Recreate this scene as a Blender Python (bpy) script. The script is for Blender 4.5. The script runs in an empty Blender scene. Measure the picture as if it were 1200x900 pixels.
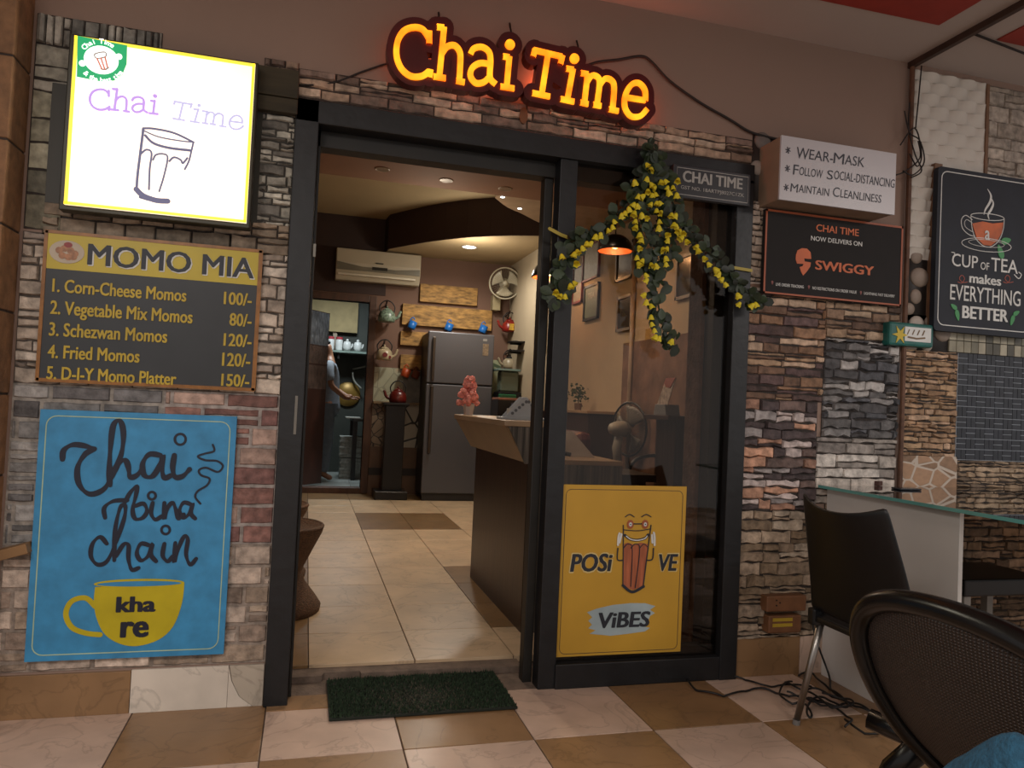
import bpy, math, random
from mathutils import Vector, Matrix, noise
random.seed(7)
C = bpy.context.scene.collection
PI = math.pi

# ---------------------------------------------------------------- camera, world, lights, exposure
CAM = Vector((0, -3.05, 1.2)); FPX = 870.0
def cam_axes(yaw, pitch, roll):
    cy, sy, cp, sp = math.cos(yaw), math.sin(yaw), math.cos(pitch), math.sin(pitch)
    f = Vector((sy*cp, cy*cp, sp)); r = Vector((cy, -sy, 0)); u = r.cross(f)
    c, s = math.cos(roll), math.sin(roll)
    return c*r + s*u, -s*r + c*u, f
RX, UX, FX = cam_axes(*[math.radians(a) for a in (15.35, 1.68, 2.65)])
cd = bpy.data.cameras.new('camera'); cam = bpy.data.objects.new('camera', cd); C.objects.link(cam)
cd.sensor_width = 36; cd.lens = FPX/1200*36; cd.clip_start = .02
cam.matrix_world = Matrix.Translation(CAM) @ Matrix((RX, UX, -FX)).transposed().to_4x4()
bpy.context.scene.camera = cam
vs = bpy.context.scene.view_settings
vs.view_transform = 'Standard'; vs.look = 'None'; vs.gamma = 1; vs.use_curve_mapping = False; vs.exposure = 0.42
world = bpy.data.worlds.new('world'); bpy.context.scene.world = world; world.use_nodes = True
bg = world.node_tree.nodes['Background']; bg.inputs[0].default_value = (1, .95, .92, 1); bg.inputs[1].default_value = .42
def area(name, loc, size, power, color, rot=(0, 0, 0), sy=None):
    l = bpy.data.lights.new(name, 'AREA'); l.energy = power; l.color = color; l.size = size
    if sy: l.shape = 'RECTANGLE'; l.size_y = sy
    o = bpy.data.objects.new(name, l); C.objects.link(o); o.location = loc; o.rotation_euler = rot
    return o
def point(name, loc, power, color, r=.04, spot=None, rot=(0, 0, 0)):
    l = bpy.data.lights.new(name, 'SPOT' if spot else 'POINT'); l.energy = power; l.color = color; l.shadow_soft_size = r
    if spot: l.spot_size = spot; l.spot_blend = .6
    o = bpy.data.objects.new(name, l); C.objects.link(o); o.location = loc; o.rotation_euler = rot
    return o
area('corridor_lamp_light', (-1.4, -3.4, 2.97), 1.2, 62, (1, .92, .86))
area('corridor_lamp_light', (4.6, -3.0, 2.97), 1.1, 62, (1, .93, .88))
area('corridor_lamp_light', (1.15, -4.6, 2.97), .9, 40, (1, .93, .87))
point('shop_lamp_and_fill', (1.68, 5.15, 2.99), 62, (1, .95, .85), .08, 2.95)
point('shop_lamp_and_fill', (.7, 2.3, 2.70), 44, (1, .82, .63), .06, 2.5)
point('shop_lamp_and_fill', (1.42, 2.4, 2.62), 24, (1, .82, .63), .04, 2.5)
point('shop_lamp_and_fill', (1.75, 1.5, 2.62), 16, (1, .84, .68), .05, 2.7)  # fill added to brighten the right wall behind the window, no fixture here
point('shop_lamp_and_fill', (1.68, 4.9, 2.72), 13, (1, .92, .78), .08)  # fill added to lift the dim back ceiling, without a fixture
point('shop_lamp_and_fill', (.9, 2.7, 2.35), 10, (1, .82, .62), .08)  # fill added to lift the dim front ceiling, without a fixture
area('kitchen_lamp_light', (.5, 7.3, 2.85), .5, 34, (.8, .93, 1))

# ---------------------------------------------------------------- measuring: a photo pixel's sight line met with a real plane
def ray(px, py):
    return (RX*((px-600)/FPX) - UX*((py-450)/FPX) + FX).normalized()
def at(px, py, y=0.0):
    r = ray(px, py); return CAM + r*((y-CAM.y)/r.y)
def flo(px, py, z=0.0):
    r = ray(px, py); return CAM + r*((z-CAM.z)/r.z)
def onx(px, py, x):
    r = ray(px, py); return CAM + r*((x-CAM.x)/r.x)

# ---------------------------------------------------------------- materials
def lin(h):
    h = h if len(h) == 6 else ''.join(q+q for q in h); v = [int(h[i:i+2], 16)/255 for i in (0, 2, 4)]
    return tuple(c/12.92 if c <= .04045 else ((c+.055)/1.055)**2.4 for c in v)
MATS = {}
def mat(name, col, rough=.6, metal=0, nscale=8, namt=.12, bump=0, bscale=None, spec=.5, stretch=None, emit=0, attr=False, coat=0):
    if name in MATS: return MATS[name]
    m = bpy.data.materials.new(name); m.use_nodes = True; nt = m.node_tree; b = nt.nodes['Principled BSDF']
    c = lin(col) if isinstance(col, str) else col
    tc = nt.nodes.new('ShaderNodeTexCoord'); mp = nt.nodes.new('ShaderNodeMapping')
    nt.links.new(tc.outputs['Object'], mp.inputs[0])
    if stretch: mp.inputs['Scale'].default_value = stretch
    n = nt.nodes.new('ShaderNodeTexNoise'); n.inputs['Scale'].default_value = nscale; n.inputs['Detail'].default_value = 6
    nt.links.new(mp.outputs[0], n.inputs['Vector'])
    rm = nt.nodes.new('ShaderNodeMapRange'); rm.inputs[1].default_value = .3; rm.inputs[2].default_value = .7
    rm.inputs[3].default_value = 1-namt; rm.inputs[4].default_value = 1+namt
    nt.links.new(n.outputs['Fac'], rm.inputs[0])
    mx = nt.nodes.new('ShaderNodeVectorMath'); mx.operation = 'SCALE'
    if attr:
        a = nt.nodes.new('ShaderNodeAttribute'); a.attribute_name = 'Col'; nt.links.new(a.outputs['Color'], mx.inputs[0])
    else:
        mx.inputs[0].default_value = c
    nt.links.new(rm.outputs[0], mx.inputs['Scale'])
    nt.links.new(mx.outputs[0], b.inputs['Base Color'])
    b.inputs['Roughness'].default_value = rough; b.inputs['Metallic'].default_value = metal
    b.inputs['Specular IOR Level'].default_value = spec; b.inputs['Coat Weight'].default_value = coat
    if emit:
        nt.links.new(mx.outputs[0], b.inputs['Emission Color']); b.inputs['Emission Strength'].default_value = emit
    if bump:
        n2 = nt.nodes.new('ShaderNodeTexNoise'); n2.inputs['Scale'].default_value = bscale or nscale*4; n2.inputs['Detail'].default_value = 8
        nt.links.new(mp.outputs[0], n2.inputs['Vector'])
        bp = nt.nodes.new('ShaderNodeBump'); bp.inputs['Strength'].default_value = bump; bp.inputs['Distance'].default_value = .01
        nt.links.new(n2.outputs['Fac'], bp.inputs['Height']); nt.links.new(bp.outputs[0], b.inputs['Normal'])
    MATS[name] = m; return m
def voro(name, c_cell, c_edge, scale, width=.06, rough=.5, stretch=None, vary=.2, bump=.3):
    m = bpy.data.materials.new(name); m.use_nodes = True; nt = m.node_tree; b = nt.nodes['Principled BSDF']
    tc = nt.nodes.new('ShaderNodeTexCoord'); mp = nt.nodes.new('ShaderNodeMapping'); nt.links.new(tc.outputs['Object'], mp.inputs[0])
    if stretch: mp.inputs['Scale'].default_value = stretch
    v = nt.nodes.new('ShaderNodeTexVoronoi'); v.feature = 'DISTANCE_TO_EDGE'; v.inputs['Scale'].default_value = scale
    v2 = nt.nodes.new('ShaderNodeTexVoronoi'); v2.inputs['Scale'].default_value = scale
    nz = nt.nodes.new('ShaderNodeTexNoise'); nz.inputs['Scale'].default_value = scale*4
    for q in (v, v2, nz): nt.links.new(mp.outputs[0], q.inputs['Vector'])
    rm = nt.nodes.new('ShaderNodeMapRange'); rm.inputs[1].default_value = width*.6; rm.inputs[2].default_value = width
    nt.links.new(v.outputs['Distance'], rm.inputs[0])
    hs = nt.nodes.new('ShaderNodeSeparateColor'); nt.links.new(v2.outputs['Color'], hs.inputs[0])
    ma = nt.nodes.new('ShaderNodeMath'); ma.operation = 'ADD'; nt.links.new(hs.outputs[0], ma.inputs[0]); nt.links.new(nz.outputs['Fac'], ma.inputs[1])
    r2 = nt.nodes.new('ShaderNodeMapRange'); r2.inputs[1].default_value = .2; r2.inputs[2].default_value = 1.6; r2.inputs[3].default_value = 1-vary; r2.inputs[4].default_value = 1+vary
    nt.links.new(ma.outputs[0], r2.inputs[0])
    sc = nt.nodes.new('ShaderNodeVectorMath'); sc.operation = 'SCALE'; sc.inputs[0].default_value = lin(c_cell); nt.links.new(r2.outputs[0], sc.inputs['Scale'])
    mx = nt.nodes.new('ShaderNodeMix'); mx.data_type = 'RGBA'; mx.inputs['A'].default_value = (*lin(c_edge), 1)
    nt.links.new(rm.outputs[0], mx.inputs['Factor']); nt.links.new(sc.outputs[0], mx.inputs['B']); nt.links.new(mx.outputs['Result'], b.inputs['Base Color'])
    bp = nt.nodes.new('ShaderNodeBump'); bp.inputs['Strength'].default_value = bump; bp.inputs['Distance'].default_value = .01
    nt.links.new(rm.outputs[0], bp.inputs['Height']); nt.links.new(bp.outputs[0], b.inputs['Normal']); b.inputs['Roughness'].default_value = rough
    return m
def stripes(name, c1, c2, scale, axis='X', rough=.5, bump=.2, stretch=(1, 1, .05)):
    m = bpy.data.materials.new(name); m.use_nodes = True; nt = m.node_tree; b = nt.nodes['Principled BSDF']
    tc = nt.nodes.new('ShaderNodeTexCoord'); mp = nt.nodes.new('ShaderNodeMapping'); nt.links.new(tc.outputs['Object'], mp.inputs[0]); mp.inputs['Scale'].default_value = stretch
    n = nt.nodes.new('ShaderNodeTexNoise'); n.inputs['Scale'].default_value = scale; n.inputs['Detail'].default_value = 5; nt.links.new(mp.outputs[0], n.inputs['Vector'])
    r = nt.nodes.new('ShaderNodeValToRGB'); r.color_ramp.elements[0].position = .36; r.color_ramp.elements[1].position = .66
    r.color_ramp.elements[0].color = (*lin(c1), 1); r.color_ramp.elements[1].color = (*lin(c2), 1)
    nt.links.new(n.outputs['Fac'], r.inputs[0]); nt.links.new(r.outputs[0], b.inputs['Base Color']); b.inputs['Roughness'].default_value = rough
    bp = nt.nodes.new('ShaderNodeBump'); bp.inputs['Strength'].default_value = bump; bp.inputs['Distance'].default_value = .004
    nt.links.new(n.outputs['Fac'], bp.inputs['Height']); nt.links.new(bp.outputs[0], b.inputs['Normal'])
    return m
def emis(name, col, strength, col2=None, nscale=2.5):
    m = bpy.data.materials.new(name); m.use_nodes = True; nt = m.node_tree
    b = nt.nodes['Principled BSDF']; b.inputs['Base Color'].default_value = (*lin(col), 1); b.inputs['Roughness'].default_value = .4
    b.inputs['Emission Strength'].default_value = strength; b.inputs['Emission Color'].default_value = (*lin(col), 1)
    if col2:
        tc = nt.nodes.new('ShaderNodeTexCoord'); n = nt.nodes.new('ShaderNodeTexNoise'); n.inputs['Scale'].default_value = nscale
        nt.links.new(tc.outputs['Object'], n.inputs['Vector'])
        r = nt.nodes.new('ShaderNodeValToRGB'); r.color_ramp.elements[0].position = .35; r.color_ramp.elements[1].position = .65
        r.color_ramp.elements[0].color = (*lin(col), 1); r.color_ramp.elements[1].color = (*lin(col2), 1)
        nt.links.new(n.outputs['Fac'], r.inputs[0]); nt.links.new(r.outputs[0], b.inputs['Emission Color'])
    return m
def glass(name, tint='e6f0ee', refl=1.0):
    m = bpy.data.materials.new(name); m.use_nodes = True; nt = m.node_tree; nt.nodes.remove(nt.nodes['Principled BSDF'])
    out = nt.nodes['Material Output']; t = nt.nodes.new('ShaderNodeBsdfTransparent'); t.inputs[0].default_value = (*lin(tint), 1)
    g = nt.nodes.new('ShaderNodeBsdfGlossy'); g.inputs['Roughness'].default_value = .02
    fr = nt.nodes.new('ShaderNodeFresnel'); fr.inputs[0].default_value = 1.45
    ml = nt.nodes.new('ShaderNodeMath'); ml.operation = 'MULTIPLY'; ml.inputs[1].default_value = refl; nt.links.new(fr.outputs[0], ml.inputs[0])
    mx = nt.nodes.new('ShaderNodeMixShader'); nt.links.new(ml.outputs[0], mx.inputs[0]); nt.links.new(t.outputs[0], mx.inputs[1]); nt.links.new(g.outputs[0], mx.inputs[2])
    nt.links.new(mx.outputs[0], out.inputs[0]); return m

# ---------------------------------------------------------------- mesh building
def wloc(o):
    v = Vector((0, 0, 0))
    while o: v += o.location; o = o.parent
    return v
def link(name, me, parent=None):
    o = bpy.data.objects.new(name, me); C.objects.link(o)
    if parent: o.parent = parent
    return o
def smooth_pts(p, n=6, closed=False):
    p = [Vector(q) for q in p]
    if len(p) < 3: return p
    out = []; N = len(p); rng = N if closed else N-1
    for i in range(rng):
        g = (lambda k: p[k % N]) if closed else (lambda k: p[max(0, min(N-1, k))])
        a, b, c, d = g(i-1), g(i), g(i+1), g(i+2)
        for k in range(n):
            t = k/n
            out.append(.5*((2*b) + (c-a)*t + (2*a-5*b+4*c-d)*t*t + (3*b-a-3*c+d)*t**3))
    if not closed: out.append(p[-1])
    return out
class MB:
    def __init__(s): s.v = []; s.f = []; s.c = []; s.col = None; s.k = 0
    def add(s, vs_, fs):
        k = len(s.v); s.v += [Vector(q) for q in vs_]; s.f += [tuple(i+k for i in f) for f in fs]; s.c += [s.col]*len(fs)
    def box(s, x0, x1, y0, y1, z0, z1):
        x0, x1 = sorted((x0, x1)); y0, y1 = sorted((y0, y1)); z0, z1 = sorted((z0, z1))
        s.add([(x0,y0,z0),(x1,y0,z0),(x1,y1,z0),(x0,y1,z0),(x0,y0,z1),(x1,y0,z1),(x1,y1,z1),(x0,y1,z1)],
              [(0,3,2,1),(4,5,6,7),(0,1,5,4),(1,2,6,5),(2,3,7,6),(3,0,4,7)]); return s
    def prism(s, pts, a0, a1, axis='y'):          # polygon extruded along an axis; pts in the two other axes
        def mk(p, a): return (p[0], a, p[1]) if axis == 'y' else ((a, p[0], p[1]) if axis == 'x' else (p[0], p[1], a))
        n = len(pts); s.add([mk(p, a0) for p in pts] + [mk(p, a1) for p in pts],
            [tuple(range(n)), tuple(range(2*n-1, n-1, -1))] + [(i, i+n, (i+1) % n+n, (i+1) % n) for i in range(n)]); return s
    def tube(s, pts, r, n=8, cap=True, closed=False):
        pts = [Vector(p) for p in pts]; N = len(pts); rr = r if isinstance(r, (list, tuple)) else [r]*N
        base = len(s.v); prev = None; vv = []
        for i, p in enumerate(pts):
            if closed: t = pts[(i+1) % N]-pts[i-1]
            else: t = pts[min(i+1, N-1)]-pts[max(i-1, 0)]
            t = t.normalized() if t.length > 1e-9 else Vector((0, 0, 1))
            if prev is None: a = t.orthogonal().normalized()
            else:
                a = prev - t*prev.dot(t); a = a.normalized() if a.length > 1e-6 else t.orthogonal().normalized()
            prev = a; b = t.cross(a)
            vv += [p + (a*math.cos(2*PI*k/n) + b*math.sin(2*PI*k/n))*rr[i] for k in range(n)]
        fs = []
        for i in range(N if closed else N-1):
            j = (i+1) % N
            fs += [(i*n+k, i*n+(k+1) % n, j*n+(k+1) % n, j*n+k) for k in range(n)]
        if cap and not closed: fs += [tuple(range(n-1, -1, -1)), tuple((N-1)*n+k for k in range(n))]
        s.add(vv, fs); return s
    def lathe(s, prof, c=(0, 0, 0), axis='z', n=24, sq=1.0):
        c = Vector(c); vv = []; M = len(prof)
        for r, h in prof:
            for k in range(n):
                a = 2*PI*k/n; u, w = r*math.cos(a), r*math.sin(a)*sq
                vv.append(c + (Vector((u, w, h)) if axis == 'z' else Vector((u, h, w)) if axis == 'y' else Vector((h, u, w))))
        fs = [(i*n+k, i*n+(k+1) % n, (i+1)*n+(k+1) % n, (i+1)*n+k) for i in range(M-1) for k in range(n)]
        fs += [tuple(range(n-1, -1, -1)), tuple((M-1)*n+k for k in range(n))]
        s.add(vv, fs); return s
    def ball(s, c, rx, ry=None, rz=None, n=10, m=7, jit=0):
        ry = ry or rx; rz = rz or rx
        vv = []; c = Vector(c)
        for i in range(m+1):
            th = PI*i/m
            for k in range(n):
                a = 2*PI*k/n; j = 1+random.uniform(-jit, jit)
                vv.append(c + Vector((rx*math.sin(th)*math.cos(a)*j, ry*math.sin(th)*math.sin(a)*j, rz*math.cos(th)*j)))
        s.add(vv, [(i*n+k, (i+1)*n+k, (i+1)*n+(k+1) % n, i*n+(k+1) % n) for i in range(m) for k in range(n)]); return s
    def grid(s, fn, nu, nv):
        s.add([fn(i/nu, j/nv) for j in range(nv+1) for i in range(nu+1)],
              [(j*(nu+1)+i, j*(nu+1)+i+1, (j+1)*(nu+1)+i+1, (j+1)*(nu+1)+i) for j in range(nv) for i in range(nu)]); return s
    def ribbon(s, pts, w, y0, y1, widths=None, closed=False, cap=True):     # flat stroke on an upright board; pts (x, z)
        P = [Vector((p[0], p[1])) for p in pts]; N = len(P)
        if N < 2: return s
        L_, R_ = [], []
        for i in range(N):
            t = (P[(i+1) % N]-P[i-1]) if closed else (P[min(i+1, N-1)]-P[max(i-1, 0)])
            if t.length < 1e-9: t = Vector((1, 0))
            t.normalize(); nrm = Vector((-t.y, t.x)); ww = (widths[i] if widths else w)/2
            L_.append(P[i]+nrm*ww); R_.append(P[i]-nrm*ww)
        s.k += 1; y0 = y0-.00015*(s.k % 14)         # overlapping strokes lie on one another
        k = [(a.x, y0-.000004*i, a.y) for i, a in enumerate(L_)]+[(a.x, y0-.000004*i, a.y) for i, a in enumerate(R_)]+[(a.x, y1, a.y) for a in L_]+[(a.x, y1, a.y) for a in R_]
        fs = []
        for i in range(N if closed else N-1):
            j = (i+1) % N
            fs += [(i, j, N+j, N+i), (i, 2*N+i, 2*N+j, j), (N+i, N+j, 3*N+j, 3*N+i)]
        s.add(k, fs)
        if not closed and cap:
            for e in (0, -1):
                ww = (widths[e] if widths else w)/2
                s.disc(P[e].x, P[e].y, ww, y0-.00007-(.00004 if e else 0), y1)
        return s
    def disc(s, x, z, r, y0, y1, n=14, rz=None):
        rz = rz or r; s.k += 1; y0 = y0-.00002*(s.k % 14)
        s.prism([(x+r*math.cos(2*PI*k/n), z+rz*math.sin(2*PI*k/n)) for k in range(n)], y0, y1); return s
    def build(s, name, m, parent=None, smooth=False, bevel=0, solid=0, sub=0):
        me = bpy.data.meshes.new(name); off = wloc(parent) if parent else Vector((0, 0, 0))
        me.from_pydata([v-off for v in s.v], [], s.f)
        if any(c is not None for c in s.c):
            ca = me.color_attributes.new('Col', 'FLOAT_COLOR', 'CORNER')
            for p in me.polygons:
                c = s.c[p.index] or (.5, .5, .5)
                for li in p.loop_indices: ca.data[li].color = (*c, 1)
        if isinstance(m, (list, tuple)):
            for q in m: me.materials.append(q)
        elif m: me.materials.append(m)
        import bmesh
        bm = bmesh.new(); bm.from_mesh(me); bmesh.ops.recalc_face_normals(bm, faces=bm.faces); bm.to_mesh(me); bm.free()
        if smooth:
            for p in me.polygons: p.use_smooth = True
        o = link(name, me, parent)
        if solid: q = o.modifiers.new('solid', 'SOLIDIFY'); q.thickness = solid; q.offset = 0
        if sub: q = o.modifiers.new('sub', 'SUBSURF'); q.levels = q.render_levels = sub
        if bevel: q = o.modifiers.new('bevel', 'BEVEL'); q.width = bevel; q.segments = 2; q.limit_method = 'ANGLE'
        return o
def thing(name, label, cat, loc=(0, 0, 0), group=None):
    o = link(name, None); o.location = loc; o['label'] = label; o['category'] = cat; o.empty_display_size = .05
    if group: o['group'] = group
    return o
def tag(o, label, cat, group=None):
    o['label'] = label; o['category'] = cat
    if group: o['group'] = group
    return o
def struct(o): o['kind'] = 'structure'; return o
def kids(o): return [c for c in bpy.data.objects if c.parent == o]
def dup(root, loc, label, rotz=None, group=None, scale=None):
    r = root.copy(); C.objects.link(r); r.location = loc; r['label'] = label
    if rotz is not None: r.rotation_euler = (0, 0, rotz)
    if scale: r.scale = (scale,)*3
    if group: r['group'] = group
    for ch in kids(root):
        c = ch.copy(); C.objects.link(c); c.parent = r
        for g in kids(ch):
            d = g.copy(); C.objects.link(d); d.parent = c
    return r
def text_geo(body, bold=0.0):
    cu = bpy.data.curves.new('t', 'FONT'); cu.body = body; cu.size = 1; cu.offset = bold; cu.resolution_u = 3
    o = bpy.data.objects.new('t', cu); C.objects.link(o)
    dg = bpy.context.evaluated_depsgraph_get(); dg.update(); me = bpy.data.meshes.new_from_object(o.evaluated_get(dg))
    V = [(v.co.x, v.co.y) for v in me.vertices]; F = [tuple(p.vertices) for p in me.polygons]
    bpy.data.objects.remove(o); bpy.data.curves.remove(cu); bpy.data.meshes.remove(me)
    return V, F
def text(mb, body, bl, br, tl, y, bold=0.0, ref=None, grow=0.0, th=.0012, shear=0.0):
    """letter the words on an upright board: bl, br, tl = baseline left, baseline right, cap top at the left (photo px on that board)"""
    a, b, t = at(*bl, y), at(*br, y), at(*tl, y)
    V, F = text_geo(body); xs = [p[0] for p in V]
    cap = .729 if ref is None else ref
    x0, x1 = min(xs)-bold*.8, max(xs)+bold*.8; sx = (b.x-a.x)/(x1-x0); sz = (t.z-a.z)/(cap+bold*.6); zb = (a.z+b.z)/2+bold*.3*sz
    sh = [(0, 0)]
    if bold > .001: sh += [(-bold*.8, 0), (bold*.8, 0), (-bold*.55, bold*.3), (bold*.55, bold*.3), (-bold*.55, -bold*.3), (bold*.55, -bold*.3), (-bold*.3, 0), (bold*.3, 0)]
    for i, (dx, dz) in enumerate(sh):           # heavier weight: the letters struck several times over
        mb.add([(a.x+(p[0]+dx-x0)*sx+shear*p[1]*sz, y-th-.00012*i, zb+(p[1]+dz)*sz) for p in V], F)
def board_pts(pts, y): return [(at(p[0], p[1], y).x, at(p[0], p[1], y).z) for p in pts]

def words(parent, name, m, rows, z, y, bold=0.0, shear=0.0):      # each printed line is a part of its sign
    for t_, a, b, c in rows:
        mb = MB(); text(mb, t_, z(*a), z(*b), z(*c), y, bold, shear=shear); mb.build(name, m, parent)

def add_veins(m, amt=.22, scale=3.2):
    nt = m.node_tree; b = nt.nodes['Principled BSDF']; src = b.inputs['Base Color'].links[0].from_socket
    tc = nt.nodes.new('ShaderNodeTexCoord'); n = nt.nodes.new('ShaderNodeTexNoise'); n.inputs['Scale'].default_value = scale; n.inputs['Detail'].default_value = 9; n.inputs['Distortion'].default_value = 1.6
    nt.links.new(tc.outputs['Object'], n.inputs['Vector'])
    s1 = nt.nodes.new('ShaderNodeMath'); s1.operation = 'SUBTRACT'; s1.inputs[1].default_value = .5; nt.links.new(n.outputs['Fac'], s1.inputs[0])
    s2 = nt.nodes.new('ShaderNodeMath'); s2.operation = 'ABSOLUTE'; nt.links.new(s1.outputs[0], s2.inputs[0])
    r = nt.nodes.new('ShaderNodeMapRange'); r.inputs[1].default_value = 0; r.inputs[2].default_value = .022; r.inputs[3].default_value = 1-amt; r.inputs[4].default_value = 1
    nt.links.new(s2.outputs[0], r.inputs[0]); v = nt.nodes.new('ShaderNodeVectorMath'); v.operation = 'SCALE'
    nt.links.new(src, v.inputs[0]); nt.links.new(r.outputs[0], v.inputs['Scale']); nt.links.new(v.outputs[0], b.inputs['Base Color'])
# ---------------------------------------------------------------- the setting
FI = .04; W = 6.25; XR = 2.47; ZC = 3.018
M_tile = mat('marble tile', 'fff', .34, nscale=5, namt=.14, bump=.05, bscale=30, attr=True)
add_veins(M_tile)
M_grout = mat('grout', '57463a', .9)
CREAM = lin('bfa593'); TAN = lin('8a6a49'); CREAM2 = lin('c2a888'); TAN2 = lin('7c5f3c')
def vary(c, a=.06):
    k = 1+random.uniform(-a, a); return tuple(x*k for x in c)
def tiles(mb, xs, ys, z, pick, g=.0025):
    for i in range(len(xs)-1):
        for j in range(len(ys)-1):
            c = pick(i, j)
            if c is None: continue
            mb.col = vary(c); mb.box(xs[i]+g, xs[i+1]-g, ys[j]+g, ys[j+1]-g, z-.03, z)
fl = MB(); T = .4725; TY = .465
xs = [-.09+T*k for k in range(-7, 12)]; ys = [-TY*k for k in range(12, -1, -1)]
tiles(fl, xs, ys, 0, lambda i, j: CREAM if ((i-7)+(11-j)) % 2 == 0 else TAN)
floor = struct(fl.build('floor', M_tile, bevel=.0015))
g = MB(); g.box(-3.4, 5.1, -5.6, .2, -.08, -.004); struct(g.build('floor_bed', M_grout, floor))
fl = MB()
xs = [-.9, -.39, .065, .527, .988, 1.44, 1.9, 2.47]; ys = [.295, .735, 1.21, 1.69, 2.18, 2.67, 3.17, 3.69, 4.18, 4.68, 5.17, 5.66, W+.05]
def pick(i, j):
    if i <= 1: return TAN2
    if j in (7, 8) and i in (3, 4): return TAN2
    if j == 11: return TAN2
    if i >= 4 and j in (1, 2, 3): return TAN2  # partly real tan, mostly shadow beside the counter put into the tile colour
    return CREAM2
tiles(fl, xs, ys, FI, pick)
fin = struct(fl.build('floor', M_tile, bevel=.0015))
g = MB(); g.box(-.9, XR, .305, W+.1, -.08, FI-.006); struct(g.build('floor_bed', M_grout, fin))
# broken strip of the door threshold
g = MB(); g.col = None
g.box(-.9, XR, .0, .31, -.08, .0005)
g.prism([(-.01, .2), (.12, .2), (.13, .235), (.28, .235), (.285, .21), (.8, .21), (.81, .2), (1.0, .2), (1.0, .325), (.84, .325), (.82, .34), (.80, .31), (-.01, .31)], 0, FI-.014, axis='z')
struct(g.build('trim_1', mat('worn cement', '6a5a4e', .9, nscale=20, namt=.3, bump=.4)))
g = MB(); g.col = TAN; g.box(-.088, .15, -.075, .055, 0, .004); struct(g.build('trim_2', M_tile))

M_wallb = mat('beige wall paint', '8c7568', .85, nscale=1.5, namt=.06, bump=.05, bscale=60)
M_ceil = mat('cream ceiling paint', 'a89b94', .85, nscale=1, namt=.04)
M_red = mat('red ceiling paint', '8c2a1c', .7)
M_blk = mat('black frame paint', '0d0e11', .45, nscale=14, namt=.5, bump=.15, bscale=25)
wf = MB(); wf.box(-1.6, -.10, .0, .16, 0, ZC); wf.box(-.10, 1.952, .0, .16, 2.37, ZC); wf.box(1.952, 5.2, .0, .16, 0, ZC)
wall_front = struct(wf.build('wall_front', M_wallb))
c = MB(); c.box(-3.4, 5.2, -5.6, .16, ZC, ZC+.1); ceiling = struct(c.build('ceiling', M_ceil))
c = MB(); c.prism([(1.60, -.33), (2.67, -.345), (2.67, -1.9), (1.6, -1.9)], ZC-.006, ZC, 'z'); c.prism([(3.02, -.33), (4.6, -.33), (4.6, -1.9), (3.02, -1.9)], ZC-.006, ZC, 'z')
struct(c.build('ceiling_panel', M_red, ceiling))
c = MB(); c.box(2.825, 2.85, -3.2, -.0, ZC-.03, ZC); struct(c.build('trim_3', mat('dark brown wood', '3a251b', .6, nscale=12, namt=.3)))
c = MB(); c.tube([(2.835, -.022, ZC-.03), (2.835, -.022, .78)], .012, 8); struct(c.build('trim_4', mat('rusty brown pipe', '5c3d2a', .6, nscale=20, namt=.4)))
# left pillar with stone tiles
c = MB()
M_st = mat('stone print', 'fff', .75, nscale=22, namt=.28, bump=.5, bscale=60, attr=True)
for k in range(11):
    for (a, b, e0, e1) in ((-1.6, -1.345, -.165, 0), (-1.34, -1.03, -.165, 0)):
        c.col = vary(lin('7d5a3c'), .16); c.box(a, b, e0, e1, k*.29+.004, (k+1)*.29-.004 if k < 10 else ZC)
c.col = lin('33251b'); c.box(-1.595, -1.034, -.16, -.001, 0, ZC)
struct(c.build('pillar', M_st, bevel=.004))

# ---- stone wallpapers and claddings, each stone in low relief
def stones(mb, x0, x1, z0, z1, y, rh, ln, pal, gap=.004, relief=(.004, .016), jit=.004, bright=.22, bed='2c241f', nsub=3):
    mb.col = lin(bed); mb.box(x0, x1, y-.003, y+.001, z0, z1)
    z = z0
    while z < z1-.008:
        h = min(random.uniform(*rh), z1-z)
        if z1-z-h < rh[0]*.6: h = z1-z
        x = x0-random.uniform(0, ln[0])
        while x < x1-.004:
            l = random.uniform(*ln); a, b = max(x, x0), min(x+l, x1); x += l
            if b-a < .012: continue
            parts = [(z, z+h)]
            if h > .03 and random.random() < .22: m_ = z+h*random.uniform(.35, .65); parts = [(z, m_), (m_, z+h)]
            for (c0, c1) in parts:
                cc = lin(random.choice(pal)); k = 1+random.uniform(-bright, bright); mb.col = tuple(q*k for q in cc)
                r = random.uniform(*relief); g2 = gap/2
                n = max(2, int((b-a)/.035)) if nsub > 1 else 1
                top, bot, tf, bf = [], [], [], []
                for i in range(n+1):
                    u = a+g2+(b-a-gap)*i/n; J = lambda q=1: random.uniform(-jit, jit)*q
                    zt, zb = min(c1-g2+J(), z1), max(c0+g2+J(), z0)
                    e = .004 if 0 < i < n else 0; ue = u+(.003 if i == 0 else -.003 if i == n else 0)
                    rr = r+random.uniform(-.35, .35)*r
                    top.append((u, y-.002, zt)); bot.append((u, y-.002, zb)); tf.append((ue, y-.002-rr, zt-.003-abs(J(.6)))); bf.append((ue, y-.002-rr*random.uniform(.7, 1.1), zb+.003+abs(J(.6))))
                N = n+1; vs_ = top+tf+bf+bot
                fs = []
                for q in range(3):
                    fs += [(q*N+i, q*N+i+1, (q+1)*N+i+1, (q+1)*N+i) for i in range(n)]
                fs += [(0, N, 2*N, 3*N), (N-1, 4*N-1, 3*N-1, 2*N-1)]
                mb.add(vs_, fs)
        z += h
M_st2 = mat('stone print rough', 'fff', .8, nscale=30, namt=.4, bump=.7, bscale=55, attr=True)
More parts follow.
